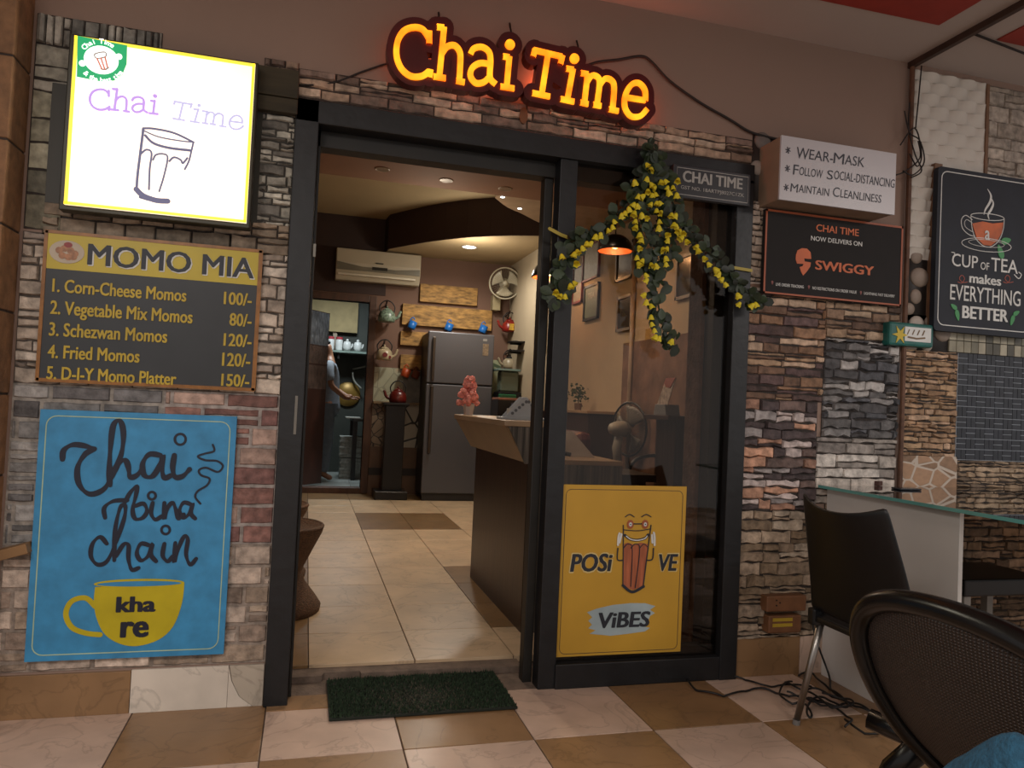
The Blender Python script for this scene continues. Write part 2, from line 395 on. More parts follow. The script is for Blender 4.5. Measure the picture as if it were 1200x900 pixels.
def panel(name, x0, x1, z0, z1, rh, ln, pal, y=0, **k):
    mb = MB(); stones(mb, x0, x1, z0, z1, y, rh, ln, pal, **k); return struct(mb.build(name, M_st2, wall_front))
GREY = ['8d8a82', '75726b', 'a29d93', '5f5d58']; PALE = ['b8aa9b', 'a39587', 'c7bbad', '8c8076']; BRN = ['8a6a52', '6d5444', 'a88b70', '4d3c38', '5e4a48', 'b59b84']
PURP = ['a07a66', '6a5852', 'b7a9a4', '4b4040', 'b98d74', '8d8684']; GR2 = ['6b6867', '8e8a88', '4a4849', 'a39e9a', '57575b']; TANS = ['9b7d62', 'b0937a', '86694f', 'a88a6b']
panel('stone_wallpaper', -1.02, -.60, 2.44, 2.55, (.1, .12), (.02, .05), GREY)
panel('stone_wallpaper', -1.02, -.88, 1.98, 2.44, (.085, .1), (.2, .3), ['a6a294', '98937f', 'b1ab9e'], relief=(.002, .005))
panel('stone_wallpaper', -1.02, -.9, 1.76, 1.98, (.1, .15), (.2, .3), ['5f5c50', '6c6757'], relief=(.002, .004))
panel('stone_wallpaper', -.96, -.1, 1.745, 1.87, (.04, .075), (.08, .16), ['8c7c6a', '7a6c5c', 'a08f7c', '6b6052'])
panel('stone_wallpaper', -1.02, -.1, 1.2, 1.75, (.02, .06), (.07, .2), PALE, bed='4a423b')
panel('stone_wallpaper', -.23, -.1, 1.86, 2.38, (.015, .045), (.05, .13), ['a9a599', '8e8a80', 'bdb8ab', '6f6b64'], bed='3b3833')
panel('stone_wallpaper', -.1, 1.952, 2.385, 2.50, (.03, .05), (.09, .22), ['8a7362', 'a58b76', '6e5b50', 'b39c88', '7c675c'], bed='3a2d26')
panel('stone_wallpaper', -.23, -.1, 2.385, 2.52, (.02, .04), (.05, .13), ['8a7362', 'a58b76', '6e5b50'], bed='3a2d26')
brick = dict(gap=.012, relief=(.006, .011), jit=.002, nsub=2)
panel('brick_wallpaper', -1.02, -.52, .62, 1.2, (.072, .078), (.19, .21), ['7c7a78', '6b6969', '8e8b88', '5f5c5c'], bed='8f8880', **brick)
panel('brick_wallpaper', -.52, -.1, .62, 1.2, (.072, .078), (.19, .21), ['7d5a52', '8b665b', 'a58b7e', '70504b'], bed='958c86', **brick)
panel('brick_wallpaper', -1.02, -.1, .165, .62, (.072, .078), (.19, .21), ['a89684', 'b8a697', '978574', '857467'], bed='8c7f74', **brick)
c = MB(); c.col = TAN; c.box(-1.03, -.575, -.012, 0, 0, .155); c.col = lin('cfc4b6'); c.box(-.573, -.235, -.012, 0, 0, .158)
c.col = lin('b4a898'); c.prism([(-.232, .158), (-.105, .158), (-.105, .0), (-.14, .0), (-.19, .04), (-.22, .1)], -.014, 0); c.col = lin('cfc4b6'); c.prism([(-.234, .155), (-.222, .1), (-.192, .04), (-.142, .0), (-.234, 0)], -.012, 0)
c.col = TAN; c.box(1.965, 2.30, -.012, 0, 0, .175); c.col = CREAM; c.box(2.303, 2.6, -.012, 0, 0, .175); c.col = TAN; c.box(2.603, 5.1, -.012, 0, 0, .175)
struct(c.build('baseboard_front', M_tile, bevel=.001))
# right of the door
def pebbles(mb, x0, x1, z0, z1, y, r, pal, bed='2b2623', sq=.3):
    mb.col = lin(bed); mb.box(x0, x1, y-.003, y+.001, z0, z1); placed = []
    for _ in range(900):
        q = random.uniform(r*.6, r*1.2); hi = min(q*.6, .5*min(x1-x0, z1-z0)-.001); px, pz = random.uniform(x0+hi, x1-hi), random.uniform(z0+hi, z1-hi)
        q = min(q, px-x0+q*.25, x1-px+q*.25)
        if q < r*.45: continue
        if all(math.hypot(px-a, pz-b) > (q+d)*.93 for a, b, d in placed):
            placed.append((px, pz, q)); mb.col = vary(lin(random.choice(pal)), .1); mb.ball((px, y-.003, pz), q*random.uniform(.9, 1.1), q*sq, q*random.uniform(.75, 1), 12, 8)
m_peb = mat('pebble print', 'fff', .6, nscale=25, namt=.12, attr=True)
def pebpanel(*a, **k):
    mb = MB(); pebbles(mb, *a, **k); return struct(mb.build('pebble_wallpaper', m_peb, wall_front, smooth=True))
pebpanel(1.955, 2.12, 2.215, 2.53, 0, .06, ['8b8078', 'a0958c', '6f655f'])
pebpanel(2.845, 2.98, 1.72, 2.07, 0, .06, ['9d8f82', 'b0a294', '857669'])
pebpanel(2.845, 3.14, 1.575, 1.75, 0, .055, ['b3a79b', '9f9488', '857669'])
panel('stone_wallpaper', 1.955, 2.045, 1.79, 2.215, (.02, .05), (.04, .12), ['b5a597', 'a08f80', 'c0b2a5', '877869'])
panel('stone_wallpaper', 1.955, 2.385, 1.285, 1.83, (.03, .055), (.08, .24), BRN)
panel('stone_wallpaper', 2.385, 2.82, 1.60, 1.83, (.03, .055), (.08, .2), ['9a8068', '7d6552', 'b09880', '5f4a3d'])
panel('stone_wallpaper', 2.385, 2.82, 1.12, 1.60, (.025, .055), (.08, .2), GR2, relief=(.006, .022), jit=.008)
panel('stone_wallpaper', 1.955, 2.36, .765, 1.285, (.025, .06), (.06, .2), PURP, relief=(.006, .02), jit=.007)
panel('stone_wallpaper', 2.36, 2.82, .80, 1.12, (.04, .07), (.15, .3), ['b4aaa0', '9b928a', 'c2bab1', '857d77'])
panel('stone_wallpaper', 1.955, 2.42, .175, .765, (.025, .065), (.08, .22), ['8d7a66', 'a08d79', '75634f', 'b0a08d'], relief=(.006, .02), jit=.006)
panel('stone_wallpaper', 2.42, 2.84, .175, .80, (.025, .065), (.08, .22), ['8d7a66', 'a08d79', '75634f'], relief=(.006, .015))
panel('stone_wallpaper', 2.85, 3.185, 1.04, 1.575, (.012, .035), (.04, .16), TANS, relief=(.004, .014), jit=.005)
panel('stone_wallpaper', 3.2, 5.1, .80, 1.03, (.012, .035), (.04, .16), ['8b7660', '9d8871', '6f5e4e'], relief=(.004, .014), jit=.005)
panel('stone_wallpaper', 2.85, 5.1, .175, .80, (.02, .05), (.08, .2), ['8b6f55', '9b8069', '6f5a47'], relief=(.004, .014), jit=.005)
c = MB(); c.box(2.84, 3.2, -.006, .001, .80, 1.045); struct(c.build('flagstone_wallpaper', voro('flagstone print', '8f7158', 'bcae9f', 9, .07, .6, (1, 1, 1.5), .45, .4), wall_front))
c = MB(); c.col = lin('3a352f'); c.box(3.12, 5.1, -.003, .001, 1.575, 1.70)
for i in range(40):
    for j in range(2):
        c.col = vary(lin(random.choice(['8f8874', '6f6a5a', '565247', 'a29a86'])), .15); c.box(3.123+i*.047, 3.167+i*.047, -.012, 0, 1.578+j*.06, 1.635+j*.06)
struct(c.build('mosaic_wallpaper', mat('glossy mosaic print', 'fff', .3, nscale=18, namt=.2, attr=True), wall_front, bevel=.003))
# dark basket-weave tiles
c = MB(); c.col = lin('9aa0a8'); c.box(3.19, 5.1, -.003, .001, 1.03, 1.575)
for i in range(32):
    for j in range(10):
        c.col = vary(lin('22252d'), .15); x, z = 3.192+i*.0595, 1.032+j*.0545
        if (i+j) % 2: c.box(x+.0015, x+.058, -.006, 0, z+.0015, z+.026); c.box(x+.0015, x+.058, -.006, 0, z+.029, z+.053)
        else: c.box(x+.0015, x+.0285, -.006, 0, z+.0015, z+.053); c.box(x+.0315, x+.058, -.006, 0, z+.0015, z+.053)
struct(c.build('basketweave_wallpaper', mat('dark tile print', 'fff', .45, nscale=20, namt=.2, attr=True), wall_front, bevel=.001))
# white raised-wave tiles
c = MB()
def wave(u, v):
    x = 2.85+u*.47; z = 2.03+v*.96; k = (x-2.85)/.118; q = (z-2.03)/.06; row = math.floor(q); s_ = (k+(.5 if row % 2 else 0)) % 1
    fz = q-row; lip = math.sin(PI*s_)
    edge = min(1, (3.32-x)/.02, (x-2.85)/.02); return (x, -.004-.024*lip*(fz**1.3)*max(0, edge), z)
c.grid(wave, 64, 128); c.col = None
struct(c.build('wave_wallpaper', mat('white wave print', 'c3bcb2', .55, nscale=3, namt=.06), wall_front))
panel('stone_wallpaper', 3.335, 5.1, 1.75, 2.985, (.03, .09), (.1, .25), ['a59a8e', 'b4a99c', '92877b'], relief=(.003, .012), bed='6a5f55')
c = MB(); c.box(3.318, 3.336, -.012, 0, 1.75, 2.985); c.box(2.984, 3.03, -.03, 0, 1.70, 2.52); struct(c.build('trim_5', mat('brown batten', '74543c', .6, nscale=15, namt=.25)))

# ---- the shop's black door frame
fr = MB()
fr.box(-.102, -.012, -.035, .13, 0, 2.372); fr.box(-.102, 1.952, -.035, .13, 2.28, 2.372)
fr.box(1.865, 1.952, -.035, .13, 0, 2.3)
fr.box(1.005, 1.085, -.02, .06, 0, 2.3)
fr.box(1.08, 1.87, -.03, .05, 0, .105)
fr.box(1.08, 1.87, .02, .09, .09, .14)
door_frame = struct(fr.build('door_1', M_blk, bevel=.004))
f2 = MB(); f2.box(-.012, .0, .05, .13, 0, 2.29); f2.box(-.012, 1.87, .05, .13, 2.215, 2.29); f2.box(.965, 1.006, .07, .13, 0, 2.25); f2.box(1.815, 1.866, .05, .13, .1, 2.28)
struct(f2.build('inner_frame', mat('dark inner frame', '17140f', .5, nscale=10, namt=.4), door_frame, bevel=.003))
f3 = MB(); f3.box(-.008, .002, -.04, -.034, 1.75, 1.8); f3.box(-.045, -.035, -.038, -.034, 1.05, 1.2)
struct(f3.build('latch_plate', mat('worn steel', '77726a', .4, .7), door_frame))
f4 = MB(); f4.box(1.084, 1.867, .004, .010, .1, 2.285)
struct(f4.build('window_1', glass('shop window glass', 'e2dad2', .75)))
f5 = MB(); f5.box(1.80, 1.86, .14, .26, 0, 2.3); struct(f5.build('trim_6', mat('raw brown plaster', '6b5140', .9, nscale=14, namt=.3, bump=.6)))

# ---- inside the shop
M_brn = mat('brown inside wall', '6f5344', .8, nscale=2, namt=.08)
M_yel = mat('pale yellow wall', 'a3937a', .8, nscale=2, namt=.08)
M_dkb = mat('dark brown fascia', '35221b', .7, nscale=4, namt=.1)
dl, dr, dt = -.26, at(428, 400, W).x+.03, at(400, 352, W).z
b = MB(); b.box(-.95, dl, W, W+.12, 0, 3.45); b.box(dl, dr, W, W+.12, dt, 3.45); b.box(dr, XR+.1, W, W+.12, 0, 3.45)
wall_back = struct(b.build('wall_back', M_brn))
b = MB(); b.box(-.95, at(456, 260, W).x, W-.012, W, dt+.1, 3.44); struct(b.build('dark_shaded_band', M_dkb, wall_back))  # dark wall paint, with the shadow up there put into its colour too
b = MB(); b.box(XR, XR+.12, .13, W+.1, 0, 3.45); wall_right = struct(b.build('wall_right', M_yel))
b = MB(); b.box(XR-.006, XR, .16, 2.55, .04, 1.75); struct(b.build('stone_cladding', mat('rust brown print', '6b5040', .7, nscale=6, namt=.35, bump=.3), wall_right))
b = MB(); b.box(-1.07, -.95, .13, W+.1, 0, 3.45); struct(b.build('wall_left', M_brn))
b = MB(); b.box(-.95, XR, .16, W+.1, 3.44, 3.5); ceil_in = struct(b.build('ceiling', mat('shop cream ceiling', 'a28c68', .8, nscale=1.5, namt=.05)))
b = MB(); b.box(-.95, XR, .161, 2.25, 2.75, 3.44); struct(b.build('brown_soffit', mat('brown soffit', '7d5a42', .8, nscale=2, namt=.06), ceil_in))
b = MB(); pts = [(1.27, 2.25)] + [tuple(v.xy) for v in smooth_pts([(1.28, 2.33, 0), (1.43, 2.54, 0), (1.58, 2.67, 0), (1.78, 2.87, 0), (1.97, 3.01, 0), (2.2, 3.12, 0), (XR, 3.2, 0)], 4)] + [(XR, 2.25)]
b.prism(pts, 2.75, 3.44, 'z'); struct(b.build('curved_soffit', mat('cream soffit', 'a08a70', .8), ceil_in))
crv = [flo(px, py, 3.02) for px, py in ((456, 292), (480, 287.5), (500, 284), (523, 281), (548, 278.5), (575, 277), (600, 276.3), (625, 276.5), (648, 277))]
crv = [Vector((q.x, q.y)) for q in crv]; crv = [Vector((crv[0].x-.02, W))] + crv + [Vector((XR, crv[-1].y-.02))]
b = MB(); b.prism([tuple(q) for q in crv] + [(XR, W)], 3.02, 3.43, 'z'); low = struct(b.build('lower_ceiling', mat('shop cream ceiling', 'a28c68'), ceil_in))
b = MB()
for i in range(len(crv)-1):
    p, q = crv[i], crv[i+1]; n_ = Vector((q.y-p.y, p.x-q.x)).normalized()*.012
    b.prism([tuple(p+n_), tuple(q+n_), tuple(q), tuple(p)], 3.022, 3.439, 'z')
struct(b.build('dark_fascia', M_dkb, ceil_in))
# kitchen behind the back doorway
b = MB(); b.box(-1.2, 1.8, 8.6, 8.7, 0, 3.2); struct(b.build('wall_kitchen', mat('dark green kitchen wall', '2e3029', .7, nscale=3, namt=.2)))
b = MB(); b.box(-1.3, -1.2, W+.1, 8.7, 0, 3.2); b.box(1.8, 1.9, W+.1, 8.7, 0, 3.2); struct(b.build('wall_kitchen_side', mat('kitchen side wall', '57503f', .8)))
b = MB(); b.box(-1.3, 1.9, W+.1, 8.7, 3.0, 3.1); struct(b.build('ceiling', mat('kitchen ceiling', '8f8366', .8)))
b = MB()
tiles(b, [-1.2, -.6, 0, .6, 1.2, 1.8], [W+.1, 6.9, 7.5, 8.1, 8.6], FI+.03, lambda i, j: lin('a9aca6')); struct(b.build('floor', mat('pale wet tile', 'fff', .15, nscale=6, namt=.15, attr=True)))
b = MB(); b.box(dl, dr, 8.5, 8.59, 2.2, 2.75); struct(b.build('trim_7', mat('kitchen lintel', '8f7d57', .8)))
fo = MB(); t_ = .085
fo.box(dl-t_, dl, W-.03, W+.13, FI, dt+t_); fo.box(dr, dr+t_, W-.03, W+.13, FI, dt+t_); fo.box(dl, dr, W-.03, W+.13, dt, dt+t_)
fo.box(dl, dr, W-.03, W+.13, 0, FI+.07)
door2 = struct(fo.build('door_2', mat('brown door frame', '4a2f20', .5, nscale=14, namt=.3, stretch=(1, 1, .2)), bevel=.006))
# open leaf, swung into the kitchen
a = Vector((dl+.01, W+.05)); L_ = MB()
lw = .74; dirv = Vector((.45, .56)).normalized(); nv = Vector((dirv.y, -dirv.x))*.018
def leafprism(mb, t0, t1, z0, z1, k=1.0):
    p, q = a+dirv*t0, a+dirv*t1; mb.prism([tuple(p-nv*k), tuple(q-nv*k), tuple(q+nv*k), tuple(p+nv*k)], z0, z1, 'z')
leafprism(L_, 0, lw, .09, 2.29)
leaf = L_.build('door_leaf', mat('dark red brown door', '3c2118', .45, nscale=8, namt=.25, stretch=(1, 1, .3)), door2)
L_ = MB(); leafprism(L_, .01, lw-.01, 1.86, 2.28, 1.12); struct(L_.build('embossed_panel', mat('embossed silver sheet', '8d929c', .35, .6, nscale=30, namt=.5, bump=1, bscale=40, stretch=(1, 1, .35)), door2))
L_ = MB(); leafprism(L_, .01, lw-.01, 1.62, 1.85, 1.1); leafprism(L_, .01, lw-.01, 1.3, 1.6, 1.1); struct(L_.build('embossed_panel', mat('embossed brown sheet', '5d4a42', .45, .3, nscale=26, namt=.4, bump=.8, stretch=(1, 1, .5)), door2))
struct(leaf)
# ---------------------------------------------------------------- signs on the front
M_navy = mat('navy print', '22262f', .5); M_gold = mat('gold yellow print', 'b59a2c', .5); M_white = mat('white print', 'cfcfcb', .5)
M_sign_blk = mat('black sign board', '17191d', .4, nscale=20, namt=.2)
def quad_board(mb, x0, x1, z0, z1, y0, y1): mb.box(x0, x1, y0, y1, z0, z1)
def rrect(x0, x1, z0, z1, r, n=5):
    out = []
    for cx, cz, a0 in ((x1-r, z1-r, 0), (x0+r, z1-r, PI/2), (x0+r, z0+r, PI), (x1-r, z0+r, 1.5*PI)):
        out += [(cx+r*math.cos(a0+PI/2*k/n), cz+r*math.sin(a0+PI/2*k/n)) for k in range(n+1)]
    return out
def Z(s, ox, oy):                               # turn coordinates of an enlarged crop into photo pixels
    return lambda *p: (ox+p[0]*s, oy+p[1]*s)
def stroke(mb, pts, y, w, z, sm=6, closed=False, widths=None):
    P = [at(*z(*p), y) for p in pts]; P = [(q.x, q.z) for q in P]
    if sm: P = [tuple(v.xy) for v in smooth_pts([(a, b, 0) for a, b in P], sm, closed)]
    mb.ribbon(P, w, y-.0015, y-.0002, widths=widths, closed=closed)
# slab-serif letter strokes (also the lightbox name)
z4 = Z(.31667, 420, 0)
SLAB = [
 ('letter', 'C', [([(263,112),(263,160)],0), ([(262,140),(240,108),(208,99),(170,112),(146,150),(142,205),(160,252),(195,280),(235,280),(262,262)],5), ([(268,256),(264,286)],0)]),
 ('letter', 'h', [([(291,97),(318,100)],0), ([(318,98),(300,285)],0), ([(278,281),(324,288)],0), ([(308,200),(328,172),(356,166),(376,190),(378,230),(374,298)],4), ([(362,296),(394,303)],0)]),
 ('letter', 'a', [([(415,200),(428,178),(458,172),(484,190),(490,225),(488,285),(510,310)],4), ([(488,235),(450,232),(422,250),(416,280),(435,305),(465,302),(488,280)],5)]),
 ('letter', 'i', [([(536,206),(560,210)],0), ([(560,207),(550,318)],0), ([(526,318),(578,326)],0), ([(562,163),(563,164)],'dot')]),
 ('letter', 'T', [([(650,183),(755,208)],0), ([(655,180),(648,208)],0), ([(757,203),(749,236)],0), ([(703,198),(680,345)],0), ([(644,342),(710,356)],0)]),
 ('letter', 'i', [([(770,251),(798,256)],0), ([(796,253),(775,365)],0), ([(749,364),(800,375)],0), ([(801,215),(802,216)],'dot')]),
 ('letter', 'm', [([(824,268),(852,273)],0), ([(850,270),(838,378)],0), ([(822,377),(852,384)],0), ([(846,305),(866,278),(888,285),(894,310),(884,390)],4), ([(870,385),(900,391)],0), ([(892,318),(914,290),(938,296),(948,322),(942,405)],4), ([(928,402),(964,410)],0)]),
 ('letter', 'e', [([(990,358),(1064,370)],0), ([(1064,372),(1062,332),(1040,306),(1012,312),(990,350),(988,395),(1010,428),(1045,428),(1070,402)],5)]),
]
neon = thing('illuminated_sign', 'glowing orange shop-name lettering with dark red outline above the door', 'sign', tuple(at(610, 90, -.03)))
yb = -.105
bk = MB()
for _, _, st in SLAB:
    for pts, sm in st:
        P = [at(*z4(*p), yb) for p in pts]; P = [(q.x, q.z) for q in P]
        if sm == 'dot': bk.disc(P[0][0], P[0][1], .052, yb, yb+.05, 18)
        else:
            if sm: P = [tuple(v.xy) for v in smooth_pts([(a, b, 0) for a, b in P], sm)]
            bk.ribbon(P, .078, yb, yb+.05)
for pts in ([(205,150),(215,200),(225,240)], [(180,150),(180,240)], [(330,230),(340,290)], [(450,200),(455,280)], [(700,250),(780,300)], [(1020,340),(1030,400)]):
    P = [at(*z4(*p), yb) for p in pts]; bk.ribbon([(q.x, q.z) for q in P], .085, yb+.001, yb+.05)
bk.build('outline_backing', mat('dark red acrylic', '4a1214', .35, nscale=6, namt=.15), neon)
M_neon = emis('orange glowing acrylic', 'ffa51c', 1.2, 'ff6a0c', 11)
for nm, ch, st in SLAB:
    lb = MB()
    for pts, sm in st:
        P = [at(*z4(*p), yb-.012) for p in pts]; P = [(q.x, q.z) for q in P]
        if sm == 'dot': lb.disc(P[0][0], P[0][1], .0205, yb-.012, yb, 18)
        else:
            if sm: P = [tuple(v.xy) for v in smooth_pts([(a, b, 0) for a, b in P], sm)]
            lb.ribbon(P, .0225, yb-.012, yb, cap=False)
    lb.build('letter', M_neon, neon)
tb = MB()
for pts in ([(262,308),(290,312)], [(338,320),(350,335),(362,328)], [(395,325),(430,332),(475,340)], [(655,225),(655,265)], [(700,385),(760,398)]):
    tb = MB(); P = [at(*z4(*p), yb+.06) for p in pts]; tb.tube([tuple(q) for q in P], .006, 6); tb.build('back_lamp', emis('white tube lamp', 'fff0dc', 2.5), neon)
mt = MB()
for px, py in ((300, 60), (565, 100), (815, 165)):
    mt = MB(); q = at(*z4(px, py), -.03); mt.tube([(q.x, -.002, q.z+.03), (q.x, -.05, q.z-.05)], .004, 6); mt.build('hook', mat('dark steel', '2b2826', .5, .6), neon)
for px, py in ((205, 280), (560, 310), (690, 330), (1040, 420)):
    mt = MB(); q = at(*z4(px, py), yb+.05); mt.box(q.x-.008, q.x+.008, yb+.05, .0, q.z-.004, q.z+.004); mt.build('bracket', mat('dark steel', '2b2826', .5, .6), neon)
for px, py, pw in ((205, 200, 1.0), (440, 260, 1.2), (680, 300, 1.4), (860, 350, 1.2), (1030, 380, 1.0)):
    q = at(*z4(px, py), -.02); point('sign_glow_light', (q.x, -.03, q.z-.02), pw*.55, (1, .16, .05), .03)
# small oval tag under the sign
q = at(614, 135, -.02); o = MB(); o.disc(0, 0, .018, -.004, .004, 16, .036); oo = o.build('oval_tag', mat('brass tag', '6d4426', .5)); oo.location = (q.x, -.014, q.z); tag(oo, 'small brown oval tag hanging below the glowing lettering', 'tag')

# ---- lightbox
z1 = Z(.3, 0, 0)
xl, xr, zb, zt = at(75, 237, -.12).x, at(294, 165, -.12).x, at(180, 250, -.12).z, at(190, 58, -.12).z
lb_ = thing('lightbox_sign', 'lit square lightbox with purple shop name and tea glass sketch', 'sign', (xl, -.0, zb))
m = MB(); m.box(xl-.02, xr+.012, -.108, -.052, zb-.018, zt+.012); m.build('case', mat('dark bronze case', '2d2a1f', .4, .3), lb_, bevel=.004)
m = MB(); m.box(xl, xr, -.122, -.108, zb, zt); m.build('face', emis('glowing sheet', 'fffaf0', .92, 'ffdcae', 1.5), lb_)
m = MB()
for a in ((xl, xr, zt-.012, zt), (xl, xr, zb, zb+.01), (xl, xl+.012, zb, zt), (xr-.01, xr, zb, zt)): m.box(a[0], a[1], -.1232, -.1221, a[2], a[3])
m.build('yellow_edge', emis('glowing yellow edge', 'e6cf3c', .8), lb_)
yf = -.123
m = MB()
G = [(303,140),(497,178),(495,250),(478,292),(445,315),(405,320),(350,310),(300,300)]
P = [at(*z1(*p), yf) for p in G]; m.prism([(q.x, q.z) for q in P], yf-.001, yf); m.build('logo_patch', emis('glowing green print', '12a566', .5), lb_)
m = MB(); q = at(*z1(396, 235), yf); m.disc(q.x, q.z, .056, yf-.002, yf-.001, 24, .051)
for p in ((322, 248), (465, 222)): q = at(*z1(*p), yf); m.disc(q.x, q.z, .011, yf-.002, yf-.001)
# arched words on the green patch
def arc_text(mb, body, cx, cz, r, a0, a1, h, y, flip=False):
    n = len(body)
    for i, ch in enumerate(body):
        if ch == ' ': continue
        a = a0+(a1-a0)*(i+.5)/n; V, F = text_geo(ch, .02); w = max(p[0] for p in V)-min(p[0] for p in V)
        k = h/.73; c, s = math.cos(a), math.sin(a); up = Vector((c, s)) if not flip else Vector((-c, -s)); rt = Vector((up.y, -up.x))
        mx = (max(p[0] for p in V)+min(p[0] for p in V))/2; base = Vector((cx, cz))+Vector((c, s))*r
        mb.add([(*(lambda v: (v.x, y, v.y))(base+rt*(p[0]-mx)*k+up*p[1]*k),) for p in V], F)
q = at(*z1(396, 235), yf)
arc_text(m, 'Chai Time', q.x, q.z, 0.059, math.radians(152), math.radians(55), .018, yf-.002)
arc_text(m, '& the best time', q.x, q.z, .0795, math.radians(228), math.radians(335), .017, yf-.002, True)
m.build('logo_lettering', emis('glowing white print', 'ffffff', .9), lb_)
m = MB()
stroke(m, [(390,205),(370,213),(378,228),(412,222),(412,205),(390,205)], yf-.0015, .004, z1)
m2 = MB()
for pts in ([(380,230),(398,270)], [(395,228),(410,272)], [(411,225),(420,262)]): stroke(m2, pts, yf-.0015, .005, z1, 0)
m.build('logo_glass', emis('glowing grey line', '8a8076', .5), lb_); m = MB(); stroke(m, [(396,270),(412,272),(424,264)], yf-.0015, .005, z1); m.build('logo_glass_foot', emis('glowing grey line', '8a8076', .5), lb_); m2.build('logo_tea', emis('glowing red line', 'c06a50', .6), lb_)
# the name in thin slab letters: the sign's strokes moved into two boxes
def name_strokes(mb, idx, box, src, w):
    (sx0, sy0, sx1, sy1) = src; ((bx0, by0), (bx1, by1), bh) = box
    for k in idx:
        for pts, sm in SLAB[k][2]:
            out = []
            for p in pts:
                u = (p[0]-sx0)/(sx1-sx0); v = (p[1]-(sy0+(p[0]-src[0])*.2))/(sy1)
                out.append((bx0+(bx1-bx0)*u, by0+(by1-by0)*u-bh*(1-v)))
            if sm == 'dot': q = at(*z1(*out[0]), yf); mb.disc(q.x, q.z, w*.9, yf-.0015, yf-.0002)
            else: stroke(mb, out, yf, w, z1, sm if sm else 0)
m = MB(); name_strokes(m, (0, 1, 2, 3), ((352, 425), (612, 460), 78), (142, 92, 572, 180), .0085)
m.build('lettering', emis('glowing purple print', 'b08fd8', .62), lb_)
m = MB(); name_strokes(m, (4, 5, 6, 7), ((680, 470), (950, 510), 72), (648, 186, 1070, 170), .0075)
m.build('lettering', emis('glowing lilac grey print', 'b0afd0', .7), lb_)
m = MB(); LT = emis('glowing slate line', '5a5a7c', .4)
for pts, w in (([(560,502),(555,545),(548,600),(538,680),(533,745)], .006), ([(560,502),(600,503),(680,520),(756,556)], .005), ([(560,510),(620,535),(700,550),(756,556)], .003), ([(568,530),(600,560),(660,578),(742,588)], .006), ([(756,556),(748,590),(738,630),(722,662)], .004),
    ([(552,600),(572,585),(592,598),(585,660),(582,740)], .0045), ([(598,625),(610,605),(640,602),(655,618),(640,690),(622,748)], .004), ([(662,630),(680,615),(706,625),(714,638),(732,618)], .0045), ([(533,740),(560,765),(610,783),(655,786)], .013), ([(548,770),(590,782),(630,788)], .007)):
    stroke(m, pts, yf, w*1.45, z1)
m.build('tea_glass_sketch', LT, lb_)
area('lightbox_light', ((xl+xr)/2, -.135, (zb+zt)/2), xr-xl-.03, 7, (1, .93, .74), (-PI/2, 0, 0), zt-zb-.03)
# dark wooden plank and backing behind the lightbox
m = MB(); pk = board_pts([(212, 50), (352, 72), (352, 112), (318, 108), (302, 128), (212, 90)], -.02); x0, x1 = pk[0][0], pk[1][0]
m.box(x0, x1, -.05, -.012, 2.36, 2.47); m.box(x0, x1, -.045, -.012, 2.30, 2.358)
tag(m.build('wooden_plank', stripes('dark mossy wood', '1f1b12', '3d3524', 6, stretch=(.3, 1, 3), rough=.8, bump=.5), bevel=.004), 'dark rough wooden plank behind the top right of the lightbox', 'plank')
m = MB(); m.box(-.955, -.225, -.012, -.006, 1.86, 2.30); tag(m.build('backing_board', stripes('dark olive board', '2a271c', '3c3829', 5)), 'dark olive backing board behind the lit square lightbox', 'board')

# ---- momo menu board
z2 = Z(.3, 0, 260); y = -.03
x0, x1, zb, zt = -.94, -.197, 1.212, 1.755
mo = thing('menu_board', 'yellow and dark menu board of momos with five prices', 'menu board', (x0, 0, zb))
m = MB(); m.box(x0, x1, y, -.006, zb, zt); m.build('panel', mat('dark slate print', '2a2d30', .45, nscale=9, namt=.12), mo)
zs = (at(55.5, 315, y).z+at(303, 334, y).z)/2
m = MB(); m.box(x0+.008, x1-.008, y-.001, y, zs, zt-.008); m.build('header', mat('yellow header print', 'b8a32a', .4, nscale=6, namt=.08), mo)
m = MB()
for a in ((x0, x1, zt-.009, zt+.003), (x0, x1, zb-.003, zb+.01), (x0-.003, x0+.009, zb, zt), (x1-.012, x1+.003, zb, zt)): m.box(a[0], a[1], y-.003, y+.002, a[2], a[3])
m.build('edge_tape', mat('orange brown edge tape', '8a5a22', .35, nscale=25, namt=.3), mo)
y -= .0012
m = MB(); text(m, 'MOMO MIA', z2(343, 172), z2(996, 226), z2(343, 84), y, .045); m.build('title_halo', M_white, mo)
m = MB(); text(m, 'MOMO MIA', z2(340, 168), z2(992, 221), z2(340, 80), y-.001, .03); m.build('title', M_navy, mo)
ROWS = (('1. Corn-Cheese Momos', (203,277), (728,308), (203,228)), ('100/-', (873,321), (983,330), (873,275)), ('2. Vegetable Mix Momos', (195,362), (752,394), (195,312)), ('80/-', (895,404), (982,411), (895,358)),
    ('3. Schezwan Momos', (190,446), (653,471), (190,396)), ('120/-', (872,483), (982,491), (872,437)), ('4. Fried Momos', (185,532), (545,549), (185,483)), ('120/-', (866,562), (977,568), (866,513)),
    ('5. D-I-Y Momo Platter', (180,618), (688,634), (180,570)), ('150/-', (863,640), (973,646), (863,595)))
ROWS = [(t, a, b, (c[0], c[1]-6)) for t, a, b, c in ROWS]
words(mo, 'menu_line', M_gold, ROWS[0::2], z2, y, .04); words(mo, 'price', M_gold, ROWS[1::2], z2, y, .042)

